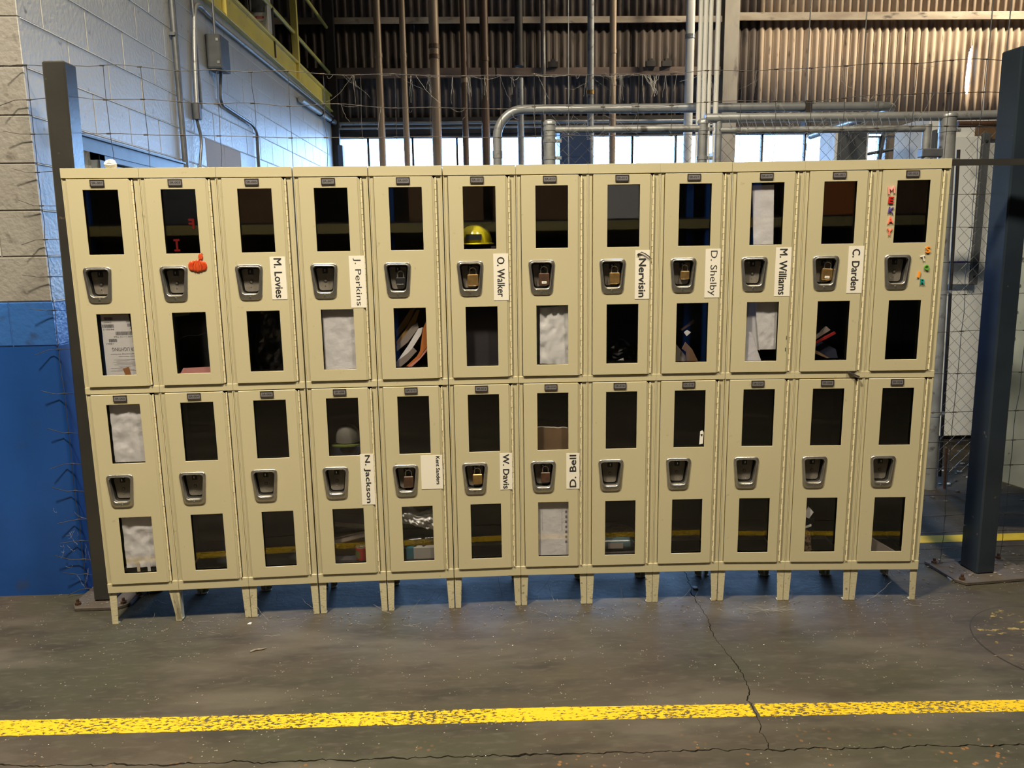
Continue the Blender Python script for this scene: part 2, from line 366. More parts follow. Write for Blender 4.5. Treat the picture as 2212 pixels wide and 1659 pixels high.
# ------------------------------------------------------------ floor: three slabs parted by a joint and a crack
def crackline(pts, step, amp, seed):
    out = []
    for i in range(len(pts)-1):
        a, b = Vector(pts[i]), Vector(pts[i+1]); n = max(1, int((b-a).length/step)); d = (b-a).normalized(); pn = Vector((-d.y, d.x))
        for k in range(n):
            p = a.lerp(b, k/n); o = noise.noise(Vector((p.x*18, p.y*18, seed)))*amp + noise.noise(Vector((p.x*60, p.y*60, seed+5)))*amp*.7 + noise.noise(Vector((p.x*170, p.y*170, seed+9)))*amp*.35
            out.append(p + pn*o)
    out.append(Vector(pts[-1])); return out
FX0, FX1, FY0, FY1 = -6., 14., -10., 8.2
joint = crackline([(-6, -.86), (.083, -.957), (.537, -.976), (1.287, -.991), (1.893, -1.0), (2.604, -1.016), (3.438, -1.039), (14, -1.30)], .012, .012, 1.)
JX = min(range(len(joint)), key=lambda i: abs(joint[i].x - 2.604))
crack = crackline([tuple(joint[JX]), (2.604, -.947), (2.616, -.844), (2.63, -.733), (2.659, -.597), (2.650, -.445), (2.634, -.295), (2.651, -.155), (2.649, .047), (2.70, .6), (2.66, 1.5)], .009, .012, 4.)
floor = struct(MB().box(FX0, FX1, FY0, FY1, -.12, -.012).obj('floor', 'concrete_base'))
def gapw(p, base):
    return base*(.55 + .9*abs(noise.noise(Vector((p.x*7, p.y*7, 2.)))*2))
up_j = [p + Vector((0, gapw(p, .0032))) for p in joint]; dn_j = [p - Vector((0, gapw(p, .0032))) for p in joint]
cl = [p - Vector((gapw(p, .0017), 0)) for p in crack[1:]]; cr = [p + Vector((gapw(p, .0017), 0)) for p in crack[1:]]
tip = crack[-1]
left = [(p.x, p.y) for p in up_j[:JX+1]] + [(p.x, p.y) for p in cl] + [(tip.x-.0005, FY1), (FX0, FY1)]
right = [(p.x, p.y) for p in up_j[JX+1:]] + [(FX1, FY1), (tip.x+.0005, FY1)] + [(p.x, p.y) for p in reversed(cr)]
front = [(FX0, FY0), (FX1, FY0)] + [(p.x, p.y) for p in reversed(dn_j)]
for poly in (left, right, front):
    MB().prismz(poly, -.0115, 0).obj('floor_slab', 'floor', floor)

def strip(name, edges, z, m, gap=None):
    mb = MB(); vs = []; 
    for (x, ya, yb) in edges: vs += [(x, ya, 0.0002), (x, yb, 0.0002), (x, ya, z), (x, yb, z)]
    k = len(edges); fs = []
    for i in range(k-1):
        a = i*4; b = a+4
        if gap and gap[0] < edges[i][0] < gap[1]: continue
        fs += [(a+2, b+2, b+3, a+3), (a, a+1, b+1, b), (a, b, b+2, a+2), (a+1, a+3, b+3, b+1)]
    fs += [(0, 2, 3, 1), ((k-1)*4, (k-1)*4+1, (k-1)*4+3, (k-1)*4+2)]
    mb.add(vs, fs); return mb.obj(name, m)
def interp(tab, x):
    for (x0, *a), (x1, *b) in zip(tab, tab[1:]):
        if x <= x1: t = (x-x0)/(x1-x0); return [p+(q-p)*t for p, q in zip(a, b)]
    return list(tab[-1][1:])
ltab = [(-4., -.60, -.70), (-.06, -.704, -.795), (.6, -.722, -.808), (1.25, -.73, -.812), (1.92, -.742, -.822), (2.59, -.762, -.838), (3.25, -.785, -.855), (3.7, -.80, -.868), (9, -.98, -1.03)]
ed = []
x = -3.
while x < 7.:
    a, b = interp(ltab, x); e1 = noise.noise(Vector((x*30, 0, 0)))*.003; e2 = noise.noise(Vector((x*30, 5, 0)))*.003
    ed.append((x, b+e1, a+e2)); x += .008
tag(strip('floor_line', ed, .0009, 'linepaint', (2.616, 2.632)), 'worn yellow line painted across the floor in front of the lockers', 'floor marking')
tag(strip('floor_line', [(i*.5, .665, .765) for i in range(-1, 15)], .0009, 'backline'), 'yellow floor line behind the wire fence, seen right of the lockers', 'floor marking')
# round cover at the right
cc = (4.045, -.44); cov = empty('floor_cover', (cc[0], cc[1], 0), 0, 'round flush cover in the floor at the right edge with traces of yellow paint', 'floor cover')
pl = [(math.cos(2*PI*i/64)*.345, math.sin(2*PI*i/64)*.345) for i in range(64)]
MB().prismz(pl, .0002, .0012).obj('rim', 'concrete_base', cov)
MB().prismz([(a*.986, b*.986) for a, b in pl], .0003, .0022).obj('lid', 'floor', cov)
MB().prismz([(a*.93*(1-.12*math.sin(i*.7)), b*.9*(1-.1*math.sin(i*.9))) for i, (a, b) in enumerate(pl)], .0023, .0028).obj('old_paint', 'oldpaint', cov)

# ------------------------------------------------------------ left wall and pier of painted blocks
WX, PY = -.285, .335
wall_left = struct(empty('wall_left'))
wcore = MB(); wcore.box(-2.6, WX-.0035, PY+.0035, 8.0, 1.221, 3.44); wcore.obj('mortar', 'mortar', wall_left)
MB().box(-2.6, WX-.0032, PY+.0032, 7.99, 1.222, 1.424).obj('mortar', 'mortar_blue', wall_left)
# lower plastered part, slightly swollen and bumpy
mb = MB(); zs = [0, .05, .12, .3, .5, .7, .85, 1.0, 1.1, 1.19, 1.219]
def bulge(z, t): return .004 + .010*math.sin(min(1, z/1.2)*PI)*(.5+.5*noise.noise(Vector((t*1.3, z*2.2, 3.))))
cols = [(-2.6 + i*.14, None) for i in range(17)] + [(None, PY + .02 + i*.25) for i in range(31)]
pts = []
for z in zs:
    row = []
    for i in range(18):
        x = -2.6 + i*(2.6+WX-.015)/17; row.append((x, PY - bulge(z, x), z))
    row.append((WX - .004 + .006*noise.noise(Vector((z*4, 1, 0))), PY + .004, z))
    for i in range(31):
        y = PY + .02 + i*(7.98-PY-.02)/30; row.append((WX + bulge(z, y+9), y, z))
    pts.append(row)
k = len(pts[0]); vs = [p for r in pts for p in r]
fs = [(i*k+j, i*k+j+1, (i+1)*k+j+1, (i+1)*k+j) for i in range(len(zs)-1) for j in range(k-1)]
mb.add(vs, fs, 0, True)
mb.add([pts[-1][j] for j in range(k)] + [(-2.6, 8, 1.219)], [tuple(range(k+1))], 0)
mb.add([pts[0][0], pts[0][k-1], (WX, 8, 0), (-2.6, 8, 0), pts[-1][0], pts[-1][k-1], (WX, 8, 1.219), (-2.6, 8, 1.219)], [(2, 3, 7, 6), (3, 0, 4, 7)], 0)
mb.obj('plaster_base', 'plaster_blue', wall_left)
bm_cache = {}
def block(lx, ly, m):
    key = (round(lx, 3), round(ly, 3), m)
    if key not in bm_cache:
        b = MB(); b.box(-lx, 0, 0, ly, 0, .1975)
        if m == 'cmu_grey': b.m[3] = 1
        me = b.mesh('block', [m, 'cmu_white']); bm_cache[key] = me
    return bm_cache[key]
hid = MB()
for c in range(11):
    z = 1.2235 + c*.2032; m = 'cmu_blue' if z < 1.40 else 'cmu_white'
    # pier front: corner block shows its long or short side
    fl = .397 if c % 2 else .194
    x = WX; first = True
    fr = []
    while x > -2.55:
        L_ = fl if first else .397; first = False
        L_ = min(L_, x + 2.6); fr.append((x, L_)); x -= L_ + .006
    for i, (x, L_) in enumerate(fr):
        sd = (.194 if c % 2 else .397) if i == 0 else .19
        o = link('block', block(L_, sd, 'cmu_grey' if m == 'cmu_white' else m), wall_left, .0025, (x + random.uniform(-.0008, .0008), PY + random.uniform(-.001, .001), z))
    y = PY + (.194 if c % 2 else .397) + .006
    while y < 7.95:
        L_ = min(.397, 7.98 - y)
        if c < 3 and y > .75: hid.box(WX-.19, WX, y, y+L_, z, z+.1975, 0 if m == 'cmu_blue' else 1)
        else:
            mm = 'tan_patch' if (2.40 < y < 3.3 and c == 5) else m
            link('block', block(.19, L_, mm), wall_left, .0025, (WX + random.uniform(-.0008, .0008), y, z))
        y += L_ + .006
for c in range(12):
    z = 1.2235 + c*.2032
    MB().box(WX-.0034, WX+.0016, PY+.02, 7.97, z-.0056, z-.0002).obj('mortar_bead', 'cmu_blue' if z < 1.4 else 'mortar', wall_left, .0012)
hid.obj('block_courses', ['cmu_blue', 'cmu_white'], wall_left)['kind'] = 'stuff'
MB().box(-2.6, WX-.004, PY+.0030, PY+.02, 1.43, 3.44).obj('mortar', 'mortar_grey', wall_left)
# door frame in the left wall
dr = struct(empty('door_1'))
b = MB(); b.box(WX-.03, WX+.045, .84, .90, 0, 2.16); b.box(WX-.03, WX+.045, 1.80, 1.86, 0, 2.16); b.box(WX-.03, WX+.045, .84, 1.86, 2.10, 2.19)
b.obj('door_frame', 'box', dr, .003)
MB().box(WX-.02, WX+.022, .905, 1.795, .01, 2.095).obj('door_leaf', 'cabinet_grey', dr, .003)
MB().box(WX+.046, WX+.07, .60, 1.95, 2.195, 2.205).box(WX+.046, WX+.052, .60, 1.95, 2.13, 2.195).obj('drip_angle', 'box', dr)

# ------------------------------------------------------------ rest of the shell
wf = struct(MB().box(FX0, FX1, -10, -9.8, 0, 7.2).obj('wall_front', 'interior_wall'))
struct(MB().box(FX1-.2, FX1, -9.8, 8, 0, 7.2).obj('wall_right', 'interior_wall'))
struct(MB().box(FX0, FX0+.2, -9.8, 8, 0, 7.2).obj('wall_side', 'interior_wall'))
struct(MB().box(FX0, FX1, -10, 8.2, 7.2, 7.4).obj('ceiling', 'roof'))
YB = 7.8
wb = struct(empty('wall_back'))
MB().box(FX0, FX1, YB, YB+.2, 0, 1.0).box(FX0, -.34, YB, YB+.2, 1.0, 3.18).box(7.45, FX1, YB, YB+.2, 1.0, 3.18).obj('masonry', 'interior_wall', wb)
MB().box(FX0, FX1, YB-.02, YB+.10, 3.185, 3.40).obj('lintel', 'darksteel', wb)
SLIT = (8.515, 8.575, 3.66, 4.30)
def sheet(x0, x1, z0, z1, y, m, hole=None):
    n = max(4, int((x1-x0)/.0137)); mb = MB(); zs = [z0, z1]
    if hole: zs = [z0] + [hole[2] + (hole[3]-hole[2])*k/16 for k in range(17)] + [z1]; n *= 5
    xs = [x0 + (x1-x0)*i/n for i in range(n+1)]
    for z in zs:
        for x in xs: mb.v.append((x, y - .022*math.cos(2*PI*x/.1095), z))
    kk = n+1
    for j in range(len(zs)-1):
        for i in range(n):
            xm = (xs[i]+xs[i+1])/2; zm = (zs[j]+zs[j+1])/2
            if hole and hole[0] < xm < hole[1] and hole[2] < zm < hole[3]:
                t = (zm-hole[2])/(hole[3]-hole[2]); hw = (hole[1]-hole[0])/2*min(1, 1.5*math.sin(PI*t)**.6)
                if abs(xm - (hole[0]+hole[1])/2 - .02*(t-.5)) < hw: continue
            mb.f.append([j*kk+i, j*kk+i+1, (j+1)*kk+i+1, (j+1)*kk+i]); mb.m.append(0); mb.s.append(True)
    o = mb.obj('corrugated_sheet', m, wb)
    s = o.modifiers.new('solid', 'SOLIDIFY'); s.thickness = .006; s.offset = 1
    return o
x = -5.9; i = 0
while x < 13.5:
    x1 = min(x + .985, 13.9)
    for z0, z1, dy in ((3.38, 4.70, .06), (4.66, 7.2, .075)):
        hole = SLIT if (x < SLIT[0] and x1 > SLIT[1] and z0 < 4) else None
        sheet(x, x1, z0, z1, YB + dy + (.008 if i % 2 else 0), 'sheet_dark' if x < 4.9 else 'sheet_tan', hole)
    x = x1 - .03; i += 1
def girt(x0, x1, z, h, m): MB().box(x0, x1, YB-.06, YB+.02, z, z+h).box(x0, x1, YB-.07, YB-.06, z-.03, z+h).obj('girt', m, wb, .004)
girt(-5.8, 5.0, 4.62, .055, 'girt'); girt(5.2, 13.8, 4.64, .075, 'girt')
girt(-5.8, .3, 3.93, .11, 'girt_dark'); girt(.32, 1.9, 3.93, .10, 'girt_dark'); girt(1.92, 5.0, 3.94, .085, 'girt_dark')
MB().box(5.0, 5.2, YB-.16, YB-.14, 0, 7.2).box(5.09, 5.11, YB-.14, YB-.01, 0, 7.2).box(5.0, 5.2, YB-.01, YB+.01, 0, 7.2).obj('column', 'column', wb)
win = struct(empty('window_1'))
MB().box(-.34, 7.45, YB, YB+.14, 1.0, 1.05).box(-.34, 7.45, YB, YB+.14, 3.14, 3.185).box(-.34, -.28, YB, YB+.14, 1.05, 3.14).box(7.40, 7.45, YB, YB+.14, 1.05, 3.14).obj('window_frame', 'darksteel', win)
xs = [-.28 + .4] + []
mx = [.13 + .613*i for i in range(12)]
mx = [v for v in mx if v < 7.38]
ed_ = [-.28] + mx + [7.40]
for v in mx: MB().box(v-.014, v+.014, YB+.03, YB+.09, 1.05, 3.14).obj('mullion', 'darksteel', win)
for a, b_ in zip(ed_, ed_[1:]):
    MB().box(a+.014, b_-.014, YB+.055, YB+.060, 1.06, 3.13).obj('window_pane', 'winglass', win)
struct(MB().box(-60, 60, 8.3, 90, -.2, -.1).obj('ground', 'floor'))

# ------------------------------------------------------------ mezzanine edge on the left
mz = empty('mezzanine_edge', (-.27, 0, 3.41), 0, 'yellow steel edge channel and handrail of the mezzanine above the blue block wall', 'mezzanine')
MB().box(-.03, .0, 2.3, 7.36, .02, .20).box(-.08, .03, 2.3, 7.36, .195, .215).box(-.08, .03, 2.3, 7.36, 0, .02).obj('edge_channel', 'yellow', mz, .003)
for y in (3.15, 5.55, 8.0 - .35):
    MB().box(-.03, .03, y-.035, y+.035, .215, 1.55).box(-.035, .035, y-.04, y-.03, .0, 1.55).obj('post', 'yellow', mz, .003)
MB().tube([(-.01, 2.3, .505), (-.01, 7.65, .505)], .021, 10).obj('handrail', 'yellow_rail', mz)
MB().tube([(-.01, 2.3, 1.06), (-.01, 7.65, 1.06)], .021, 10).obj('handrail', 'yellow_rail', mz)
MB().box(-3.5, -.08, 2.3, 7.36, .1, .2).obj('deck', 'darksteel', mz)
tag(MB().box(-.30, -.19, 7.42, 7.52, 0, 6.9).obj('steel_post', 'darksteel', None, .004), 'black steel post at the far end of the yellow mezzanine edge', 'post')
dsb = empty('disconnect_switch', (-.36, 4.5, 3.66), 0, 'grey electrical switch box with red warning sticker above the yellow edge', 'electrical box')
MB().box(-.085, .085, 0, .12, .0, .75).obj('housing', 'whitebox', dsb, .008)
b = MB(); b.box(-.065, .06, -.006, 0, .17, .60); b.obj('cover', 'box', dsb, .004)
b = MB(); b.box(-.035, .045, -.003, 0, .03, .135, 0); b.box(-.035, .045, -.0045, -.003, .115, .135, 1); put_text(b, 'DANGER', .005, .125, -.0050, .05, .010, mi=0)
put_text(b, 'ARC FLASH HAZARD', .005, .088, -.0038, .066, .012, mi=2); b.obj('warning_sticker', ['label', 'warn_red', 'ink'], dsb)
b = MB(); b.box(-.03, .03, -.010, -.006, .36, .44, 0); b.box(-.02, .02, -.012, -.010, .33, .36, 1); b.obj('caution_sticker', ['label', 'warn_red'], dsb)
MB().tube([(-.11, .05, 0), (-.11, .05, 2.5)], .012, 8).tube([(.0, .05, .75), (.0, .05, 2.5)], .018, 8).obj('conduit', 'cond', dsb)
MB().box(-.11, .10, .12, .15, -.2, .95).obj('backing_plate', 'darksteel', dsb)

# ------------------------------------------------------------ conduits on the left wall
def bendpath(pts, r=.06, n=5):
    out = [Vector(pts[0])]
    for a, b, c in zip(pts, pts[1:], pts[2:]):
        a, b, c = Vector(a), Vector(b), Vector(c); u = (a-b).normalized(); v = (c-b).normalized()
        rr = min(r, (a-b).length*.45, (c-b).length*.45)
        p0, p1 = b+u*rr, b+v*rr
        for i in range(n+1):
            t = i/n; out.append(p0*(1-t)**2 + b*2*t*(1-t) + p1*t*t)
    out.append(Vector(pts[-1])); return out
CX = WX + .025
tag(MB().tube([(CX, 2.06, 0), (CX, 2.06, 5.5)], .020, 10).box(CX-.03, CX+.012, 2.03, 2.09, 3.0, 3.02).box(CX-.03, CX+.012, 2.03, 2.09, 1.6, 1.62).obj('conduit', 'cond'),
    'thick vertical grey conduit on the blue wall, nearest to the camera', 'conduit')
tag(MB().tube([(CX, 2.44, 2.62), (CX, 2.44, 5.5)], .010, 8).obj('conduit', 'cond'), 'thin vertical conduit on the blue wall running up beside the arched one', 'conduit')
MBt = MB().tube(bendpath([(CX, 2.36, 2.64), (CX, 2.40, 3.0), (CX+.005, 2.47, 3.34), (CX, 2.85, 3.315), (CX, 8.0, 3.40-.03)], .13, 8), .015, 10)
tag(MBt.obj('conduit', 'galv'), 'bright arched conduit that turns over and follows the wall under the yellow edge', 'conduit')
jb = empty('junction_box', (CX, 2.34, 2.53), 0, 'small upright junction box at the foot of the arched conduit', 'junction box')
MB().box(-.02, .025, -.025, .025, 0, .11).obj('housing', 'cond', jb, .004)
MB().box(.025, .029, -.022, .022, .006, .104).obj('cover', 'rusty', jb)
tag(MB().tube(bendpath([(CX, 2.34, 2.53), (CX+.012, 2.37, 2.40), (CX, 2.31, 2.2), (CX, 2.31, 1.3)], .08), .011, 8).obj('conduit', 'cond'), 'short conduit dropping from the small upright junction box', 'conduit')
sb = empty('switch_box', (WX, 2.70, 2.945), 0, 'dark flat electrical box hung on the blue wall', 'electrical box')
MB().box(.004, .11, -.0, .20, 0, .235).obj('housing', 'box', sb, .004)
MB().box(.010, .104, -.004, 0, .008, .227).obj('cover', 'box', sb, .002)
MB().box(.080, .098, -.008, -.004, .03, .05).obj('latch', 'galv', sb); MB().box(.080, .098, -.008, -.004, .185, .205).obj('latch', 'galv', sb)
tag(MB().tube([(CX+.02, 2.80, 3.18), (CX+.02, 2.80, 5.5)], .010, 8).obj('conduit', 'cond'), 'thin dark conduit rising from the top of the dark flat box', 'conduit')
tag(MB().tube(bendpath([(CX+.03, 2.84, 2.945), (CX, 2.86, 2.73), (CX, 3.66, 2.70), (CX, 3.80, 2.66), (CX, 3.78, 2.30), (CX, 3.78, 1.2)], .09, 6), .012, 10).obj('conduit', 'cond'),
    'dark conduit stepping down the blue wall below the flat box', 'conduit')
tag(MB().tube([(CX+.02, 5.5, 3.235), (CX+.02, 7.75, 3.30)], .035, 10).tube([(CX+.02, 6.5, 3.26), (CX+.02, 6.56, 3.262)], .045, 10, mi=1).tube([(CX+.02, 7.1, 3.28), (CX+.02, 7.16, 3.282)], .045, 10, mi=1).obj('pipe', ['galv', 'blackplastic']),
    'bright pipe with black clamps at the far top of the blue wall', 'pipe')
# hollow dark line of the wall cap
# ------------------------------------------------------------ posts carrying the wire fence
def post(x, y, wx, wy, h, m, label, lean=0., rz=0., plate=(.28, .24), off=(0, 0)):
    t = empty('steel_post', (x, y, 0), rz, label, 'post')
    b = MB(); b.box(-wx/2, wx/2, -wy/2, wy/2, .018, h)
    for i in (4, 5, 6, 7): v = b.v[i]; b.v[i] = (v[0]+lean, v[1], v[2])
    b.obj('post_tube', m, t, .007)
    px, py = plate; ox, oy = off
    b = MB(); b.prismz([(-px/2+ox+.03, -py/2+oy), (px/2+ox-.05, -py/2+oy), (px/2+ox, -py/2+oy+.04), (px/2+ox, py/2+oy), (-px/2+ox, py/2+oy), (-px/2+ox, -py/2+oy+.05)], 0.0006, .018); b.obj('base_plate', 'plate_dirty', t, .003)
    for sx, sy in ((-1, -1), (1, -1), (-1, 1), (1, 1)):
        bx, by = ox + sx*(px/2-.03), oy + sy*(py/2-.035)
        b = MB(); b.tube([(bx, by, .018), (bx, by, .03)], .014, 6, smooth=False).tube([(bx, by, .03), (bx, by, .045)], .007, 8); b.obj('anchor_bolt', 'rusty', t)
    return t
post(-.137, .255, .095, .10, 2.434, 'greypost', 'dark grey steel post at the left end of the lockers', lean=.045, plate=(.27, .25), off=(.0, .01))
post(4.128, .275, .10, .12, 2.47, 'bluepost', 'blue-grey steel post right of the lockers on a debris-covered base plate', lean=-.03, rz=.10, plate=(.42, .27), off=(.02, .0))

# welded stub and bar at locker-top height
tag(MB().box(-.045, -.004, .17, .20, 1.962, 1.972).box(-.045, -.004, .197, .20, 1.945, 1.962).obj('angle_stub', 'galv'), 'short metal stub sticking out at the top left corner of the lockers', 'bracket')
tag(MB().box(3.664, 4.75, .085, .125, 1.978, 1.982).box(3.664, 4.75, .085, .089, 1.955, 1.978).obj('angle_bar', 'greypost'), 'dark angle bar running right from the locker tops past the post', 'angle bar')

# ------------------------------------------------------------ woven wire fence
def fy(x):
    t = max(0, min(1, (x+.3)/4.4)); return .312 + .085*math.sin(PI*t)**.7 + (.03 if x > 3.9 else 0)*min(1, (x-3.9)/.2 if x > 3.9 else 0)
fence = empty('wire_fence', (0, .31, 0), 0, 'rusty woven wire fence stretched behind the lockers between the posts', 'fence')
hz = [2.44, 2.30, 2.155, 1.995, 1.85, 1.70, 1.535, 1.385, 1.205, 1.0, .81, .66, .53, .387, .28, .187, .105, .03]
def fz(k, x):
    z = hz[k]
    if k < 3: z -= .040*math.sin(PI*max(0, min(1, (x-.1)/3.7)))*(1, .9, .5)[k]
    return z + noise.noise(Vector((x*4.2, k*7.7, 0)))*.010*(1.4 if k < 2 else .8)
P0 = Vector((0, -.31, 0))
for k in range(len(hz)):
    x0 = -.33 - .05*abs(noise.noise(Vector((k*1.7, 3, 0))))*2; x1 = 4.85; n = int((x1-x0)/.035)
    path = []
    for i in range(n+1):
        x = x0 + (x1-x0)*i/n
        yy = fy(x)
        if -.24 < x < -.03: yy = .311
        path.append(Vector((x, yy, fz(k, x))) + P0)
    # loose end curling towards the camera at the left
    path[0] += Vector((-.02, -.02, random.uniform(-.03, .03)))
    MB().tube(path, .0017, 4).obj('horizontal_wire', 'wire', fence)
xv = -.27
j = 0
while xv < 4.8:
    path = []
    for k in range(len(hz)):
        x = xv + noise.noise(Vector((j*2.3, k*1.9, 1)))*.012 + (hz[k]-1.2)*.004
        path.append(Vector((x, fy(x) + .003, fz(k, x))) + P0)
        if k < len(hz)-1:
            zm = (fz(k, x)+fz(k+1, x))/2; xm = x + noise.noise(Vector((j*5.3, k*3.1, 4)))*.008
            path.append(Vector((xm, fy(xm)+.003, zm)) + P0)
    if not (-.2 < xv < -.08):
        MB().tube(path, .0015, 4).obj('vertical_wire', 'wire', fence)
    xv += .1575; j += 1
# wire knots at the crossings (one mesh, far too small to pick apart)
kb = MB()
for k in range(len(hz)):
    for jj in range(33):
        x = -.27 + jj*.1575
        p = Vector((x, fy(x)+.001, fz(k, x))) + P0
        kb.tube([p-Vector((.010, 0, 0)), p+Vector((.010, 0, 0))], .0032, 5)
o = kb.obj('wire_knots', 'wire', fence); o['kind'] = 'stuff'

# ------------------------------------------------------------ lockers
U = .3048
bx = [0, .9133, 1.8342, 2.7465, 3.6576]; by = [0, .0424, .0627, .0510, 0]
units = []
def ring(wt, wb_, zt, zb_, r, y, cx=.1055, n=6):
    """rounded trapezoid"""
    cs = [(cx-wt/2, zt), (cx-wb_/2, zb_), (cx+wb_/2, zb_), (cx+wt/2, zt)]
    out = []
    for i in range(4):
        p = Vector(cs[i]); a = Vector(cs[i-1]); b = Vector(cs[(i+1) % 4])
        u = (a-p).normalized(); v = (b-p).normalized()
        p0, p1 = p+u*r, p+v*r
        for k in range(n+1):
            t = k/n; q = p0*(1-t)**2 + p*2*t*(1-t) + p1*t*t
            out.append((q.x, y, q.y))
    return out
DF = -.011  # door face
def door_mesh(zo):
    """upper door z 1.081..1.933; zo shifts it"""
    xs = [.0217, .0550, .0820, .1560, .2190, .2620]
    zsr = [1.081, 1.130, 1.388, 1.462, 1.572, 1.632, 1.890, 1.933]
    holes = {(i, j) for i in (2, 3) for j in (1, 5)} | {(1, 3), (2, 3)}
    def vx(i, j):
        x = xs[i]; z = zsr[j]
        if (i, j) == (1, 3): x = .067
        if (i, j) == (3, 3): x = .1445
        return x, z + zo
    mb = MB(); nx, nz_ = len(xs), len(zsr)
    idx = {}
    for side, y in ((0, DF), (1, DF+.0022)):
        for i in range(nx):
            for j in range(nz_):
                x, z = vx(i, j); idx[(side, i, j)] = len(mb.v); mb.v.append((x, y, z))
    def F(*a): mb.f.append(list(a)); mb.m.append(0); mb.s.append(False)
    solid = lambda i, j: 0 <= i < nx-1 and 0 <= j < nz_-1 and (i, j) not in holes
    for i in range(nx-1):
        for j in range(nz_-1):
            if not solid(i, j): continue
            a = lambda s, p, q: idx[(s, p, q)]
            F(a(0, i, j), a(0, i+1, j), a(0, i+1, j+1), a(0, i, j+1))
            F(a(1, i, j), a(1, i, j+1), a(1, i+1, j+1), a(1, i+1, j))
            if not solid(i-1, j): F(a(0, i, j), a(0, i, j+1), a(1, i, j+1), a(1, i, j))
            if not solid(i+1, j): F(a(0, i+1, j), a(1, i+1, j), a(1, i+1, j+1), a(0, i+1, j+1))
            if not solid(i, j-1): F(a(0, i, j), a(1, i, j), a(1, i+1, j), a(0, i+1, j))
            if not solid(i, j+1): F(a(0, i, j+1), a(0, i+1, j+1), a(1, i+1, j+1), a(1, i, j+1))
    z0, z1 = 1.081+zo, 1.933+zo
    # folded edges: left, top, bottom returns and the slanting return on the hinge side
    mb.box(.0217, .0235, DF+.0022, .004, z0, z1); mb.box(.0235, .262, DF+.0022, .004, z1-.0018, z1); mb.box(.0235, .262, DF+.0022, .004, z0, z0+.0018)
    mb.add([(.262, DF, z0), (.2735, -.0045, z0), (.2735, -.0045, z1-.012), (.262, DF, z1),
            (.262, DF+.0022, z0), (.2735, -.002, z0), (.2735, -.002, z1-.012), (.262, DF+.0022, z1)],
           [(0, 1, 2, 3), (7, 6, 5, 4), (0, 4, 5, 1), (3, 2, 6, 7), (1, 5, 6, 2)])
    return mb.mesh('door', 'beige')
def cup_mesh(zo):
    zc = zo; mb = MB(); T = lambda *a: ring(a[0], a[1], a[2]+zc, a[3]+zc, a[4], a[5])
    R = [T(.1170, .0920, 1.583, 1.434, .022, DF-.0002), T(.1155, .0905, 1.582, 1.4355, .022, DF-.0035),
         T(.1090, .0840, 1.5790, 1.4400, .021, DF-.0050), T(.1020, .0765, 1.5765, 1.4525, .020, DF-.0042),
         T(.0990, .0735, 1.5745, 1.4550, .019, DF-.0075), T(.0950, .0695, 1.5720, 1.4580, .018, DF-.0075),
         T(.0915, .0660, 1.5700, 1.4605, .017, DF-.0045), T(.0890, .0640, 1.5690, 1.4620, .016, .000)]
    mb.rings(R, [0]*7, close_last=False)
    R2 = [R[-1], T(.0850, .0610, 1.5672, 1.4640, .015, .0215), T(.0790, .0560, 1.5640, 1.4680, .013, .0215), T(.0780, .0550, 1.5636, 1.4684, .013, .0155), T(.0760, .0535, 1.5630, 1.4692, .012, .0146)]
    mb.rings(R2, [2, 2, 1, 1, 1], smooth=False)  # wall and groove in black: shade of the deep recess put into colour
    mb.box(.0945, .1165, .0128, .0146, 1.540+zc, 1.5655+zc, 2)              # latch slot
    mb.tube([(.1055, .0146, 1.511+zc), (.1055, .0122, 1.511+zc)], .0066, 14, 2); mb.tube([(.1055, .0123, 1.511+zc), (.1055, .0118, 1.511+zc)], .0050, 12, 1)
    mb.tube([(.1035, .0146, 1.488+zc), (.1035, .0134, 1.488+zc)], .0022, 8, 0)
    mb.tube([(.1035, DF-.0040, 1.4462+zc), (.1035, DF-.0066, 1.4462+zc)], .0042, 10, 0); mb.tube([(.1035, DF-.0066, 1.4462+zc), (.1035, DF-.0070, 1.4462+zc)], .0016, 8, 2)
    mb.box(.1035, .1075, .0060, .0130, 1.548+zc, 1.558+zc, 0)             # staple
    return mb.mesh('lock_cup', ['steel', 'pan', 'black'])
def hinge_mesh(zo):
    mb = MB(); n = 34; h = (1.930-1.085)/n
    for i in range(n):
        z = 1.085+zo+i*h; dx = .0006 if i % 2 else 0
        mb.tube([(.2760+dx, -.0078, z+.0006), (.2760+dx, -.0078, z+h-.0008)], .0036 if i % 2 else .0042, 6)
    return mb.mesh('hinge', 'hinge')
def pane_mesh(z0, z1):
    mb = MB(); mb.box(.076, .225, .0005, .0025, z0-.006, z1+.006); return mb.mesh('pane', 'acrylic')
def holder_mesh(zo):
    mb = MB(); z0, z1 = 1.9035+zo, 1.9300+zo
    mb.box(.1145, .1705, DF-.0022, DF-.0002, z0, z1, 0)
    mb.box(.1180, .1670, DF-.0030, DF-.0022, z0+.0035, z1-.0035, 1)
    mb.box(.1145, .1705, DF-.0040, DF-.0022, z1-.0028, z1, 0); mb.box(.1145, .1705, DF-.0040, DF-.0022, z0, z0+.0028, 0)
    mb.box(.1145, .1180, DF-.0040, DF-.0022, z0, z1, 0); mb.box(.1670, .1705, DF-.0040, DF-.0022, z0, z1, 0)
    return mb
carc = MB()
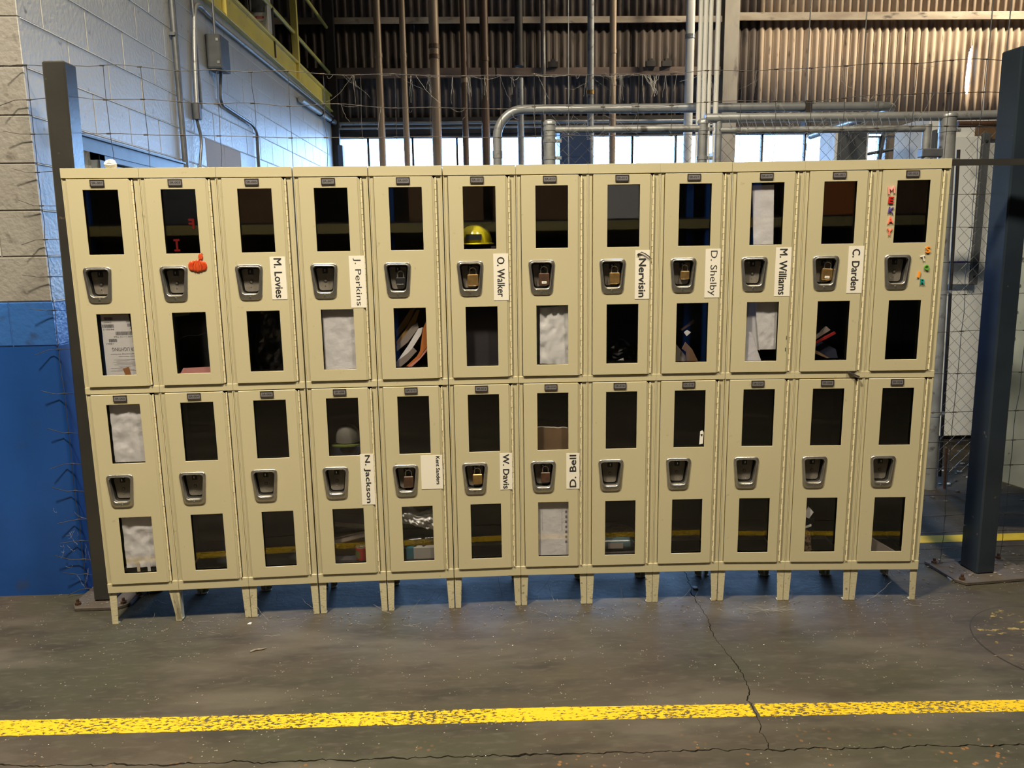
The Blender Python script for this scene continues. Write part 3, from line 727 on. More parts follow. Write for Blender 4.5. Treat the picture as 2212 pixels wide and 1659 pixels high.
def carcass_mesh():
    mb = MB(); t = .0012; D = .303; z0, z1 = .153, 1.975
    mb.box(.0008, .0030, .004, D, z0, z1); mb.box(U-.0030, U-.0008, .004, D, z0, z1)
    mb.box(.003, U-.003, D-t, D, z0, z1); mb.box(.003, U-.003, .004, D, z1-t, z1)
    # face frame: stiles with a folded bead, rails
    mb.box(.0008, .0195, -.0010, .006, .194, 1.937); mb.box(.0008, .0050, -.0035, .0, .194, 1.937)
    mb.box(.2800, U-.0008, .0000, .006, .194, 1.937); mb.box(U-.0065, U-.0008, -.0030, .0, .194, 1.937)
    mb.box(.0005, U-.0005, -.0060, .006, 1.9370, 1.9765); mb.box(.0005, U-.0005, -.0050, .006, 1.0500, 1.0785)
    mb.box(.0005, U-.0005, -.0060, .006, .1525, .1950)
    return mb.mesh('carcass', 'beige')
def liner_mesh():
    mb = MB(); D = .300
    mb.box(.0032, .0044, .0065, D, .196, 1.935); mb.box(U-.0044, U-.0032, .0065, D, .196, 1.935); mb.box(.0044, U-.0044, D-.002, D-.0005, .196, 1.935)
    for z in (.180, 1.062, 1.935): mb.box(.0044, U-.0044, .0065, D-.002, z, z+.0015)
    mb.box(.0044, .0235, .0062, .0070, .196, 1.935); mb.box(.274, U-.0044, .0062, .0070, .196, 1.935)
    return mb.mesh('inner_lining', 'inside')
def leg_mesh(side, back=False):
    mb = MB(); s = 1 if side == 0 else -1; x = .0008 if side == 0 else U-.0008
    yf, dy = (.0, .042) if not back else (.300, -.042); t = .0018*(1 if not back else -1)
    def quad(pts, off):   # thin flange from 4 corner points
        a = [Vector(p) for p in pts]; o = Vector(off)
        mb.add([*a, *[p+o for p in a]], [(0,1,2,3),(7,6,5,4),(0,4,5,1),(1,5,6,2),(2,6,7,3),(3,7,4,0)])
    w0, w1 = .033, .026
    quad([(x, yf, .0008), (x+s*w1, yf, .0008), (x+s*w0, yf, .1525), (x, yf, .1525)], (0, t, 0))
    quad([(x, yf, .0008), (x, yf+dy*.8, .0008), (x, yf+dy, .1525), (x, yf, .1525)], (s*.0018, 0, 0))
    quad([(x, yf, .0008), (x+s*w1, yf, .0008), (x+s*w1, yf+dy*.6, .0008), (x, yf+dy*.8, .0008)], (0, 0, .0018))
    return mb.mesh('leg', 'beige_worn')
ME = dict(carcass=carcass_mesh(), liner=liner_mesh(), leg=[leg_mesh(0), leg_mesh(1), leg_mesh(0, True), leg_mesh(1, True)])
ZOFF = (0., -.8865)
ME['door'] = [door_mesh(z) for z in ZOFF]; ME['cup'] = [cup_mesh(z) for z in ZOFF]; ME['hinge'] = [hinge_mesh(z) for z in ZOFF]
ME['pane'] = [[pane_mesh(1.632+z, 1.890+z), pane_mesh(1.130+z, 1.388+z)] for z in ZOFF]

ulabels = ['leftmost beige locker, barcode document in its upper door, bubble wrap in the lower one',
 'beige locker with an orange pumpkin decoration on its upper door',
 'third beige locker from the left, dark windows, name label on its upper door',
 'beige locker with white paper in the upper door and a red tin below',
 'beige locker with slanted envelopes above and a crumpled white bag below',
 'beige locker with a yellow hard hat behind its upper window',
 'beige locker with torn cardboard in the lower door and a label reading upwards',
 'beige locker right of the torn cardboard one, bold label with a dark hook above',
 'beige locker with a white tag on glass in its lower door',
 'beige locker with a narrow white paper hanging in its top window',
 'second beige locker from the right, brass padlock in its upper cup only',
 'rightmost beige locker with coloured letter magnets on its upper door']
name_tags = {(3, 0): ('M. Lovies', .1931, .2561, 1.4355, 1.6133, .018, -1, .165), (4, 0): ('J. Perkins', .211, .2764, 1.3938, 1.6118, .0, -1, .20),
 (6, 0): ('O. Walker', .2048, .2684, 1.414, 1.6119, .016, -1, .168), (8, 0): ('Nervisin', .2025, .2642, 1.410, 1.6175, .028, -1, .165),
 (9, 0): ('D. Shelby', .2005, .2650, 1.411, 1.6189, .0, -1, .192), (10, 0): ('M. Williams', .1955, .2620, 1.413, 1.6205, .018, -1, .195),
 (11, 0): ('C. Darden', .2000, .2650, 1.4218, 1.6212, .018, -1, .175), (4, 1): ('N. Jackson', .2150, .2735, .5179, .7508, .020, -1, .220),
 (5, 1): ('Kent Sanders', .1737, .2690, .5808, .7359, .025, -1, .130), (6, 1): ('W. Davis', .2171, .2720, .5674, .7356, .022, -1, .160),
 (7, 1): ('D. Bell', .2094, .2684, .5632, .7282, .022, 1, .150)}
for i in range(12):
    b_ = i//3; a = Vector((bx[b_], by[b_])); c = Vector((bx[b_+1], by[b_+1])); ang = math.atan2(c.y-a.y, c.x-a.x); L_ = (c-a).length
    p = a + (c-a).normalized()*(i % 3)*L_/3 - (c-a).normalized()*(.0045, .0, .0015, .0)[b_]
    u = empty('locker', (p.x, p.y, 0), ang, ulabels[i], 'locker', 'row of beige double-tier lockers')
    units.append(u)
    link('carcass', ME['carcass'], u, .0012); link('inner_lining', ME['liner'], u)
    for k in range(4):
        lg = link('leg', ME['leg'][k], u, .0008)
        if i == 1 and k == 0:
            lg.location = (.0, 0, 0); lg.rotation_euler = (0, -.16, 0); lg.location = (-.024, 0, .0035)
    for t in (0, 1):
        d = link('door', ME['door'][t], u, .0009)
        for pm in ME['pane'][t]: link('pane', pm, d)
        link('lock_cup', ME['cup'][t], d); link('hinge', ME['hinge'][t], d)
        hm = holder_mesh(ZOFF[t]); num = 'SR-%03d' % (2*i + 1 + t)
        put_text(hm, num, .1425, 1.9165+ZOFF[t], DF-.0032, .040, .0085, bold=.02, mi=2)
        hm.obj('number_plate', ['platerim', 'plate', 'ink'], d)
        nt_ = name_tags.get((i+1, t))
        if nt_:
            s, x0, x1, z0, z1, bold, dr_, tl = nt_
            mb = MB(); mb.box(x0, x1, DF-.0012, DF-.0002, z0, z1, 0)
            cx, cz = (x0+x1)/2, (z0+z1)/2; hgt = (x1-x0)*.50
            if s == 'Kent Sanders': cx = .249; hgt = .017; cz += .008
            if s == 'Nervisin': cz -= .014
            if s == 'N. Jackson': cz += .001
            up = [ch for ch in s if ch in 'gjpqy']
            put_text(mb, s, cx, cz, DF-.0015, tl, hgt*(1.0 if not up else 1.18), dr_*PI/2, bold, 1)
            nl = mb.obj('name_label', ['label', 'ink'], d); nl['label'] = 'white paper name label with black lettering'
        if (i, t) == (9, 0):
            MB().box(.2570, .2592, DF-.0010, DF-.0001, 1.224, 1.240).box(.2548, .2575, DF-.0010, DF-.0001, 1.172, 1.188).obj('pen_mark', 'ink', d)

# ------------------------------------------------------------ padlocks hanging in the lock cups
def world(u, x, y, z):
    a = u.rotation_euler.z; return (u.location.x + x*math.cos(a) - y*math.sin(a), u.location.y + x*math.sin(a) + y*math.cos(a), z)
def padlock(ui, t, m, label, w=.042, h=.046, stick=False, top=1.524, cx=.1165, rim=None):
    u = units[ui-1]; z = top + ZOFF[t]
    r = empty('padlock', world(u, cx, .004, z - h), u.rotation_euler.z, label, 'padlock', 'padlocks in the lock cups')
    b = MB(); b.box(-w/2, w/2, -.009, .009, 0, h, 0)
    b.obj('body', [m], r, .003)
    if rim:
        for xa, xb in ((-w/2-.0003, -w/2+.008), (w/2-.008, w/2+.0003)): MB().box(xa, xb, -.0095, .0095, .002, h-.002).obj('side_plate', rim, r, .001)
    sw = w*.31
    path = [(-sw, 0, h-.004)] + [(-sw, 0, h+.012)] + [(-sw*math.cos(a), 0, h+.016+sw*.9*math.sin(a)) for a in [PI*k/8 for k in range(9)]] + [(sw, 0, h+.012), (sw, 0, h-.004)]
    MB().tube(path, .0033, 8).obj('shackle', 'shackle', r)
    if stick:
        b = MB(); b.box(-.010, .010, -.0098, -.009, .008, .018, 0); b.box(-.007, .007, -.0100, -.0098, .0125, .0140, 1); b.obj('sticker', ['litter_white', 'ink'], r)
    return r
padlock(5, 0, 'blackplastic', 'black padlock in the upper cup of the locker with the slanted envelopes', .042, .030, top=1.518)
padlock(6, 0, 'brass', 'brass laminated padlock in the upper cup under the yellow hard hat', .046, .050, top=1.526, rim='hat' if False else 'brass')
padlock(7, 0, 'rusty', 'brown padlock with white sticker in the seventh upper door from the left', .046, .052, True, 1.526)
padlock(8, 0, 'brass', 'dull brass padlock in the upper cup beside the bold label with the hook', .044, .048, top=1.524)
padlock(9, 0, 'brass', 'small brass padlock in the upper cup of the ninth locker from the left', .038, .036, top=1.526)
padlock(11, 0, 'brass', 'tilted brass padlock with white sticker in the second upper door from the right', .044, .050, True, 1.528).rotation_euler.y = .06
padlock(5, 1, 'rusty', 'reddish brown padlock in the lower cup beside the square white label', .044, .052, top=1.526)
padlock(6, 1, 'brass', 'yellowish brass padlock in the lower cup of the sixth locker from the left', .044, .046, top=1.526)
padlock(7, 1, 'rusty', 'dark brown padlock in the lower cup below the torn cardboard', .042, .046, top=1.526)

# ------------------------------------------------------------ things on and in the lockers
def at_unit(name, ui, x, y, z, label, cat, group=None):
    u = units[ui-1]; o = empty(name, world(u, x, y, z), u.rotation_euler.z, label, cat, group); return o
def sheet_thing(name, ui, poly, y, m, label, cat='paper', crumple=.0, seed=1, extra=None, nx=14, nz=22):
    """a sheet of paper; poly = x0,x1,z0,z1 or 4 corners (x,z) tl,tr,br,bl"""
    if len(poly) == 4 and not isinstance(poly[0], tuple):
        x0, x1, z0, z1 = poly; tl, tr, br, bl = (x0, z1), (x1, z1), (x1, z0), (x0, z0)
    else: tl, tr, br, bl = poly
    cx = (tl[0]+tr[0]+br[0]+bl[0])/4; z0 = min(bl[1], br[1])
    u = units[ui-1]; mb = MB()
    if crumple == 0: nx = nz = 1
    for side in (0, 1):
        for j in range(nz+1):
            for i in range(nx+1):
                a, c = i/nx, j/nz
                x = (bl[0]*(1-a)+br[0]*a)*(1-c) + (tl[0]*(1-a)+tr[0]*a)*c; z = (bl[1]*(1-a)+br[1]*a)*(1-c) + (tl[1]*(1-a)+tr[1]*a)*c
                d = crumple*(noise.noise(Vector((x*22, z*16, seed)))+.5*noise.noise(Vector((x*60, z*45, seed)))) if crumple else 0
                mb.v.append((x-cx, abs(d)*1.0 + side*.0006, z-z0))
    K = (nx+1)*(nz+1)
    for j in range(nz):
        for i in range(nx):
            a = j*(nx+1)+i; f = [a, a+1, a+nx+2, a+nx+1]
            mb.f.append(f); mb.f.append([K+q for q in reversed(f)]); mb.m += [0, 0]; mb.s += [crumple > 0]*2
    mats = [m]
    if extra: mats += extra(mb, cx, z0)
    o = mb.obj(name, mats); o.location = world(u, cx, y, z0); o.rotation_euler.z = u.rotation_euler.z
    tag(o, label, cat); return o
PYI = .0045
def doc_extra(mb, cx, z0):
    r = random.Random(3)
    def bars(x0, x1, za, zb):
        x = x0
        while x < x1:
            w_ = r.choice([.0006, .001, .0016]); mb.box(x-cx, min(x+w_, x1)-cx, -.0003, -.0001, za-z0, zb-z0, 1); x += w_ + r.choice([.0007, .0011])
    def T(s, x, z, w_, h): put_text(mb, s, x-cx, z-z0, -.0003, w_, h, PI, mi=1)
    bars(.105, .139, 1.362, 1.374); T('54661', .118, 1.352, .030, .005)
    bars(.094, .142, 1.330, 1.344); T('94/50/17', .118, 1.323, .046, .006)
    bars(.196, .219, 1.333, 1.346); T('M13340', .206, 1.354, .026, .006); T('17', .210, 1.326, .010, .006)
    bars(.146, .224, 1.298, 1.313); T('MADE 11131 TAA', .180, 1.291, .088, .006)
    bars(.116, .148, 1.269, 1.283); T('18861', .118, 1.262, .030, .005); bars(.212, .222, 1.265, 1.284)
    T('ER LIGHTING', .171, 1.238, .092, .015)
    T('Engineering Division', .170, 1.218, .105, .005); T('Tupelo Mississippi', .186, 1.208, .075, .0045)
    for k in range(10):
        z = 1.193 - k*.0052; x0 = r.uniform(.10, .15); mb.box(x0-cx, r.uniform(.19, .222)-cx, -.0003, -.0001, z-z0, z-z0+.0007, 1)
    return ['ink']
sheet_thing('shipping_document', 1, [(.092, 1.385), (.205, 1.385), (.226, 1.128), (.092, 1.128)], PYI, 'greypaper', 'printed document with barcodes hanging upside down behind a locker window', crumple=0, extra=doc_extra)
o = sheet_thing('tape_piece', 1, [(.160, 1.155), (.185, 1.163), (.192, 1.130), (.168, 1.128)], .0034, 'tape', 'small piece of brown tape at the foot of the barcode document', 'tape')
sheet_thing('bubble_wrap', 1, (.086, .222, .747, 1.001), .0055, 'paper', 'wrinkled white bubble wrap in the upper window of the leftmost lower door', 'packing sheet', .010, 5)
sheet_thing('bubble_wrap', 1, (.086, .222, .262, .498), .0055, 'paper', 'wrinkled white bubble wrap in the bottom window of the leftmost lower door', 'packing sheet', .010, 9)
for x, nm, lb in ((.131, 'cleartape', 'strip of yellowed tape under the bubble wrap, the left one'), (.176, 'greypaper', 'strip of pale tape under the bubble wrap, the right one')):
    sheet_thing('tape_piece', 1, (x, x+.013, .243, .29), .0036, nm, lb, 'tape')
sheet_thing('white_paper', 4, (.084, .221, 1.129, 1.387), .0055, 'paper', 'white paper filling the window below the fourth upper lock cup from the left', 'paper', .004, 2)
sheet_thing('white_paper', 7, [(.098, 1.377), (.221, 1.384), (.221, 1.127), (.096, 1.133)], .0065, 'bag', 'crumpled white wrapper in the upper door of the seventh locker from the left', 'wrapper', .012, 12)
sheet_thing('backing_paper', 7, (.084, .221, 1.127, 1.387), .030, 'greypaper', 'flat grey sheet behind the crumpled white wrapper', 'paper')
sheet_thing('white_paper', 10, [(.0896, 1.8806), (.1804, 1.882), (.1885, 1.634), (.1035, 1.633)], .0055, 'paper', 'narrow white paper hanging in the top window of the tenth locker', 'paper', .0015, 3)
sheet_thing('white_paper', 10, [(.1224, 1.387), (.222, 1.387), (.221, 1.178), (.150, 1.178)], .0125, 'paper', 'creased white sheet in the lower window of the tenth upper door', 'paper', .004, 8)
sheet_thing('white_paper', 10, [(.084, 1.2582), (.108, 1.258), (.158, 1.129), (.084, 1.129)], .0055, 'paper', 'slanting white sheet in the bottom left corner of the tenth upper door', 'paper', .002, 4)
sheet_thing('backing_paper', 10, [(.084, 1.388), (.17, 1.388), (.155, 1.172), (.084, 1.20)], .022, 'greypaper', 'shaded grey sheet behind the creased white sheet', 'paper')
def env_extra(mb, cx, z0):
    mb.box(.100-cx, .1008-cx, -.0004, -.0001, .36-z0, .475-z0, 1); mb.box(.190-cx, .1908-cx, -.0004, -.0001, .36-z0, .48-z0, 1)
    for k in range(7): mb.box(.205-cx, .214-cx, -.0004, -.0001, .30+k*.024-z0, .312+k*.024-z0, 1)
    return ['plate']
sheet_thing('mailing_envelope', 7, (.084, .221, .243, .498), PYI, 'paper', 'white mailing envelope filling the bottom window of the seventh lower door', 'envelope', 0, 1, env_extra)
# torn cardboard box in the seventh lower door
t = at_unit('torn_cardboard', 7, .152, .030, .735, 'torn brown cardboard box standing behind the seventh lower window', 'cardboard')
pts = [(-.085, 0), (.085, 0), (.085, .098)] + [(.085-k*.0115, .100+.006*noise.noise(Vector((k*2.1, 0, 5)))+.0005*k) for k in range(1, 15)] + [(-.085, .112)]
MB().prism(pts, 0, .003).obj('front_flap', 'cardboard', t)
MB().prism([(p[0], p[1]-.004 if p[1] > .05 else p[1]) for p in pts], .14, .143).obj('rear_flap', 'cardboard', t)
MB().prism([(p[0]*.9, p[1]+.0026) for p in pts[3:-1]] + [(p[0]*.9, p[1]-.001) for p in reversed(pts[3:-1])], -.0005, .0).obj('torn_edge', 'label', t)

# pumpkin decoration
pk = at_unit('pumpkin_decoration', 2, .204, DF-.0022, 1.553, 'orange pumpkin gel decoration stuck on the second upper door', 'decoration')
def blob(cx, cz, rx, rz, n=28, lob=0., y=0., th=.0018, dome=.002):
    rr = []
    for s, dy in ((1, th), (1, .0004), (.9, -dome*.6), (.6, -dome)):
        rr.append([(cx + rx*s*math.cos(2*PI*k/n)*(1+lob*math.cos(10*PI*k/n)), y+dy, cz + rz*s*math.sin(2*PI*k/n)*(1-lob*.5)) for k in range(n)])
    return rr
b = MB(); b.rings(blob(0, .0265, .037, .0245, y=.0004, dome=.001))
for k, (dx, rx) in enumerate(((-.024, .014), (-.012, .015), (0, .015), (.012, .015), (.024, .014))): b.rings([[(p[0], -p[1]*-1, p[2]) for p in r] for r in blob(dx, .0265, rx, .0265-.003*abs(k-2), y=-.0004*(2-abs(k-2)))])
b.obj('fruit', 'orange', pk)
b = MB()
for dx in (-.019, -.007, .007, .019): b.tube([(dx*.55, -.0028, .047), (dx, -.0034, .026), (dx*.6, -.0028, .004)], .0007, 5)
b.obj('rib_lines', 'pumpline', pk)
MB().rings(blob(0.015, .064, .0095, .015)).tube([(.006, 0, .046), (.010, 0, .054), (.014, 0, .063)], .003, 6).tube([(.017, -.001, .068), (.020, -.001, .078), (.024, -.001, .081)], .0013, 6).obj('stalk', 'orange', pk)
# red gel letters on the pane, inside the window opening
for ch, x, z, h, m, rot, lb in (('F', .190, 1.752, .040, 'gel_red', PI*0, 'red gel letter on the glass, high in the second upper window'), ('I', .124, 1.666, .050, 'gel_red', -.12, 'red gel letter on the glass, low in the second upper window')):
    mb = MB()
    if ch == 'I': mb.box(-.004, .004, 0, .0012, -h*.36, h*.36).box(-.012, .012, 0, .0012, h*.34, h*.5).box(-.012, .012, 0, .0012, -h*.5, -h*.34)
    else: put_text(mb, ch, 0, 0, 0, h*.55, h, rot, .03, 0, .0012)
    if ch == 'F': mb.v = [(-a, b2, c2) for a, b2, c2 in mb.v]; mb.f = [list(reversed(f)) for f in mb.f]
    o = mb.obj('letter_sticker', m); u = units[1]; o.location = world(u, x, -.0010, z); o.rotation_euler.z = u.rotation_euler.z; tag(o, lb, 'letter')
lets = [('M', .0577, 1.8513, .028, .030, 'pink', .12, 'pale pink letter magnet, topmost beside the rightmost top window'), ('E', .0589, 1.810, .022, .026, 'red', -.05, 'red E-shaped letter magnet beside the rightmost top window'),
 ('K', .0620, 1.7678, .022, .026, 'purple', -.15, 'dark purple letter magnet beside the rightmost top window'), ('A', .0619, 1.7273, .023, .028, 'salmon', .10, 'salmon A-shaped letter magnet beside the rightmost top window'),
 ('Y', .0613, 1.6778, .022, .028, 'salmon', -.05, 'salmon letter magnet, lowest of the vertical five'), ('S', .229, 1.6022, .020, .026, 'orange_l', .0, 'orange S-shaped letter magnet under the rightmost top window'),
 ('T', .2124, 1.5659, .018, .024, 'white_l', .35, 'tilted white letter magnet right of the rightmost upper cup'), ('Q', .2292, 1.5255, .020, .024, 'green_l', .1, 'green round letter magnet right of the rightmost upper cup'),
 ('I', .1990, 1.4975, .008, .026, 'orange_l', -.15, 'narrow orange letter magnet right of the rightmost upper cup'), ('R', .2173, 1.4662, .020, .024, 'teal_l', -.05, 'teal letter magnet, lowest on the rightmost upper door')]
for ch, x, z, w_, h, m, rot, lb in lets:
    mb = MB(); put_text(mb, ch, 0, 0, 0, w_, h, rot, .018, 0, .004)
    o = mb.obj('letter_magnet', m); u = units[11]; o.location = world(u, x, DF-.0052, z); o.rotation_euler.z = u.rotation_euler.z; tag(o, lb, 'letter magnet', 'coloured letter magnets on the rightmost upper door')
# hook on the bold label
hk = at_unit('wire_hook', 8, .236, DF-.0035, 1.585, 'small dark hook hanging on top of the bold label', 'hook')
MB().tube([(-.020, 0, .016), (-.008, -.003, .024), (.006, -.004, .018), (.026, -.004, .004), (.030, -.002, -.004)], .0022, 6).tube([(-.024, 0, .012), (-.018, -.002, .018)], .004, 6).obj('hook_wire', 'blackplastic', hk)
wd = at_unit('door_wedge', 11, .252, DF-.002, 1.066, 'small dark wedge jammed under the second upper door from the right', 'wedge')
MB().add([(-.026, -.004, .010), (.022, -.012, -.012), (.026, -.012, -.006), (-.024, -.004, .016), (-.026, .006, .010), (.022, .004, -.012), (.026, .004, -.006), (-.024, .006, .016)], [(0,1,2,3),(7,6,5,4),(0,4,5,1),(1,5,6,2),(2,6,7,3),(3,7,4,0)]).obj('strip', 'darkcloth', wd, .001)
tg = at_unit('hang_tag', 9, .2085, -.0005, .755, 'small white tag stuck on the pane of the ninth lower door', 'tag')
MB().prism([(-.009, 0), (.007, .003), (.010, .055), (.004, .064), (-.006, .060)], -.0022, -.0008).obj('card', 'litter_white', tg)
MB().tube([(.001, -.003, .040), (.001, -.0022, .040)], .003, 8).box(-.004, .005, -.003, -.0022, .043, .047).obj('print', 'ink', tg)

# yellow hard hat in the sixth upper locker, seen from the front
hh = at_unit('hard_hat', 6, .128, .125, 1.6445, 'yellow hard hat behind the sixth top window from the left', 'hard hat')
rr = []
for j in range(9):
    a = PI/2*j/8; r_ = math.cos(a)**.8; rr.append([(.078*r_*math.cos(2*PI*k/24), .098*r_*math.sin(2*PI*k/24), .012+.085*math.sin(a)) for k in range(24)])
MB().rings(rr).obj('shell', 'hat', hh)
pl = [(math.cos(2*PI*k/24)*.086, math.sin(2*PI*k/24)*.108 - (.02 if 13 < k < 23 else 0)) for k in range(24)]
MB().prismz(pl, .006, .013).obj('brim', 'hat', hh, .002)
MB().add([(-.036, -.104, .026), (.030, -.104, .026), (.030, -.098, .050), (-.036, -.098, .050), (-.036, -.070, .026), (.030, -.070, .026), (.030, -.070, .050), (-.036, -.070, .050)],
         [(0,1,2,3),(7,6,5,4),(0,4,5,1),(1,5,6,2),(2,6,7,3),(3,7,4,0)]).obj('lamp_bracket', 'blackplastic', hh)
tag(MB().box(-.09, .09, -.08, .08, 0, .58).obj('folded_clothes', 'darkcloth'), 'stack of dark clothes under the yellow hard hat', 'clothes').location = world(units[5], .130, .125, 1.064)

# slanted envelopes and magazines in the fifth upper locker
def slat_thing(name, ui, pts, y, th, m, label, cat, wob_=0.):
    u = units[ui-1]; x0 = sum(p[0] for p in pts)/len(pts); z0 = min(p[1] for p in pts)
    mb = MB(); mb.prism([(p[0]-x0, p[1]-z0) for p in pts], 0, th)
    o = mb.obj(name, m); o.location = world(u, x0, y, z0); o.rotation_euler.z = u.rotation_euler.z; tag(o, label, cat); return o
S = lambda X, Z: (.082 + (X-265)/(945-265)*.137 - (Z-265)*.00001, 1.388 - (Z-265)/(1520-265)*.258)
def SS(l): return [S(*p) for p in reversed(l)]
slat_thing('envelope', 5, SS([(300, 760), (590, 330), (700, 300), (560, 620), (310, 900)]), .055, .03, 'manila', 'upper slanted manila envelope in the fifth locker', 'envelope')
slat_thing('envelope', 5, SS([(310, 990), (500, 740), (740, 330), (800, 330), (720, 600), (330, 1110)]), .040, .014, 'manila', 'lower slanted manila envelope in the fifth locker', 'envelope')
slat_thing('magazine', 5, SS([(320, 1080), (640, 660), (760, 590), (790, 690), (560, 1000), (330, 1190)]), .030, .009, 'magazine', 'grey magazine leaning below the manila envelopes', 'magazine')
slat_thing('magazine', 5, SS([(320, 1420), (560, 1080), (780, 715), (880, 690), (850, 830), (640, 1160), (420, 1370), (330, 1450)]), .022, .007, 'paper', 'bright folded magazine in the middle of the leaning stack', 'magazine')
slat_thing('magazine', 5, SS([(330, 1400), (560, 1230), (680, 1110), (760, 1190), (560, 1400), (420, 1510), (330, 1510)]), .014, .007, 'magazine', 'dull grey magazine at the foot of the leaning stack', 'magazine')
slat_thing('magazine', 5, SS([(830, 1180), (890, 700), (950, 560), (975, 1100), (820, 1320), (600, 1500), (540, 1500), (760, 1300)]), .0085, .005, 'orangebook', 'orange magazine at the right of the leaning stack', 'magazine')
slat_thing('magazine', 5, SS([(580, 1510), (830, 1320), (990, 1100), (990, 1170), (830, 1360), (660, 1510)]), .0045, .003, 'pinkbook', 'thin pink edged magazine in front of the orange one', 'magazine')
# red and grey magazines in the eleventh upper locker
S2 = lambda X, Z: (.082 + (X-640)/(1310-640)*.137, 1.388 - (Z-130)/(1380-130)*.258)
def SS2(l): return [S2(*p) for p in reversed(l)]
slat_thing('magazine', 11, SS2([(620, 1000), (820, 830), (930, 680), (1020, 760), (860, 860), (630, 1020)]), .032, .05, 'magazine', 'grey rolled magazine behind the red one in the eleventh locker', 'magazine')
slat_thing('magazine', 11, SS2([(620, 1050), (880, 900), (1090, 790), (1120, 830), (900, 950), (620, 1080)]), .020, .010, 'tin_red', 'red edged magazine in the eleventh locker', 'magazine')
slat_thing('magazine', 11, SS2([(640, 1180), (720, 1190), (980, 1340), (940, 1350), (640, 1230)]), .008, .010, 'cardboard', 'brown edged magazine low in the eleventh locker', 'magazine')
slat_thing('binder', 11, SS2([(640, 1080), (840, 1000), (1180, 1180), (1240, 1370), (1000, 1370), (640, 1170)]), .045, .06, 'navycloth', 'dark binder lying under the red edged magazine', 'binder')
# clutter in the ninth upper locker
S3 = lambda X, Z: (.082 + (X-220)/(880-220)*.137, 1.388 - (Z-170)/(1410-170)*.258)
def SS3(l): return [S3(*p) for p in reversed(l)]
slat_thing('folded_paper', 9, SS3([(205, 960), (300, 1090), (470, 1300), (480, 1410), (195, 1410)]), .022, .03, 'magazine', 'grey folded paper at the bottom left of the ninth locker', 'paper')
slat_thing('paper_bag', 9, SS3([(380, 1140), (450, 1000), (590, 1150), (720, 1400), (480, 1400), (460, 1200)]), .008, .012, 'cardboard', 'tan paper bag at the bottom of the ninth locker', 'bag')
slat_thing('card', 9, SS3([(430, 800), (500, 750), (580, 800), (490, 880)]), .028, .004, 'paper', 'small pale card in the ninth locker', 'card')
slat_thing('glove', 9, SS3([(385, 740), (560, 590), (660, 540), (640, 620), (520, 690), (400, 775)]), .040, .015, 'brownpipe', 'brown glove finger sticking up in the ninth locker', 'glove')
# dark bags and cloth behind other panes
def crumple(name, ui, x0, x1, z0, z1, y, m, label, cat, seed, d=.05, amp=.03):
    cx = (x0+x1)/2; n = 22; rr = []
    for j in range(15):
        t = j/14; hz_ = math.sin(PI*min(1, .12+t*.88))**.5
        rr.append([((x1-x0)/2*hz_*math.cos(2*PI*k/n)*(1+.25*noise.noise(Vector((math.cos(2*PI*k/n)*2, t*4, seed)))),
                    d*hz_*math.sin(2*PI*k/n)*(1+.5*noise.noise(Vector((math.sin(2*PI*k/n)*2, t*5, seed+2)))) + amp*.4*noise.noise(Vector((k*.9, t*9, seed))),
                    (z1-z0)*(t + .06*noise.noise(Vector((k*.7, t*3, seed+7))))) for k in range(n)])
    mb = MB(); mb.rings(rr, close_first=True, smooth=False)
    zmin = min(v[2] for v in mb.v); mb.v = [(a, b2, c2-zmin) for a, b2, c2 in mb.v]
    o = mb.obj(name, m); u = units[ui-1]; o.location = world(u, cx, y+d*1.3, z0); o.rotation_euler.z = u.rotation_euler.z; tag(o, label, cat); return o
crumple('plastic_bag', 8, .07, .24, 1.065, 1.22, .03, 'clearplastic', 'dark glossy plastic bag low in the eighth upper locker', 'bag', 3, .06)
crumple('plastic_bag', 3, .07, .24, 1.065, 1.40, .06, 'clearplastic', 'limp clear plastic cover in the third upper locker', 'bag', 8, .05)
sheet_thing('pink_paper', 2, [(.086, 1.146), (.13, 1.153), (.221, 1.150), (.221, 1.125)] if False else [(.10, 1.150), (.221, 1.153), (.221, 1.125), (.086, 1.125)], .012, 'pinkbook', 'pink paper at the foot of the window under the pumpkin locker cup', 'paper')
sheet_thing('yellow_note', 2, [(.084, 1.388), (.15, 1.388), (.145, 1.376), (.084, 1.368)], .012, 'tin_green', 'yellow green note in the corner of the window below the second upper cup', 'paper')
tag(MB().tube(bendpath([(0, 0, 0), (.04, .0, .02), (.08, 0, .015), (.14, 0, .035)], .03), .0014, 6).obj('plastic_strap', 'clearplastic'), 'thin clear strap arched inside the second upper locker', 'strap').location = world(units[1], .085, .03, 1.27)
# lower lockers
t = at_unit('baseball_cap', 4, .150, .085, .775, 'dim grey and yellow cap behind the fourth lower window', 'cap')
rr = []
for j in range(7):
    a = PI/2*j/6; r_ = math.cos(a)**.7; rr.append([(.058*r_*math.cos(2*PI*k/20), .06*r_*math.sin(2*PI*k/20), .015+.075*math.sin(a)) for k in range(20)])
MB().rings(rr).obj('crown', 'dimgrey', t)
MB().prismz([(.062*math.cos(PI*k/12), -.055-.028*math.sin(PI*k/12)) for k in range(13)], .006, .012).obj('visor', 'tin_green', t)
tag(MB().box(-.10, .10, -.08, .07, 0, .118).box(-.06, .10, -.06, .07, .118, .585 if False else .20).obj('work_clothes', 'navycloth'), 'dark work clothes heaped under the dim cap', 'clothes').location = world(units[3], .152, .11, .57)
crumple('glass_jar', 4, .12, .20, .74, .79, .02, 'clearplastic', 'small glossy wrapped item in front of the dim cap', 'wrapper', 4, .02, .01)
t = at_unit('tin_can', 4, .197, .040, .2455, 'red and green tin can low in the fourth lower locker', 'can')
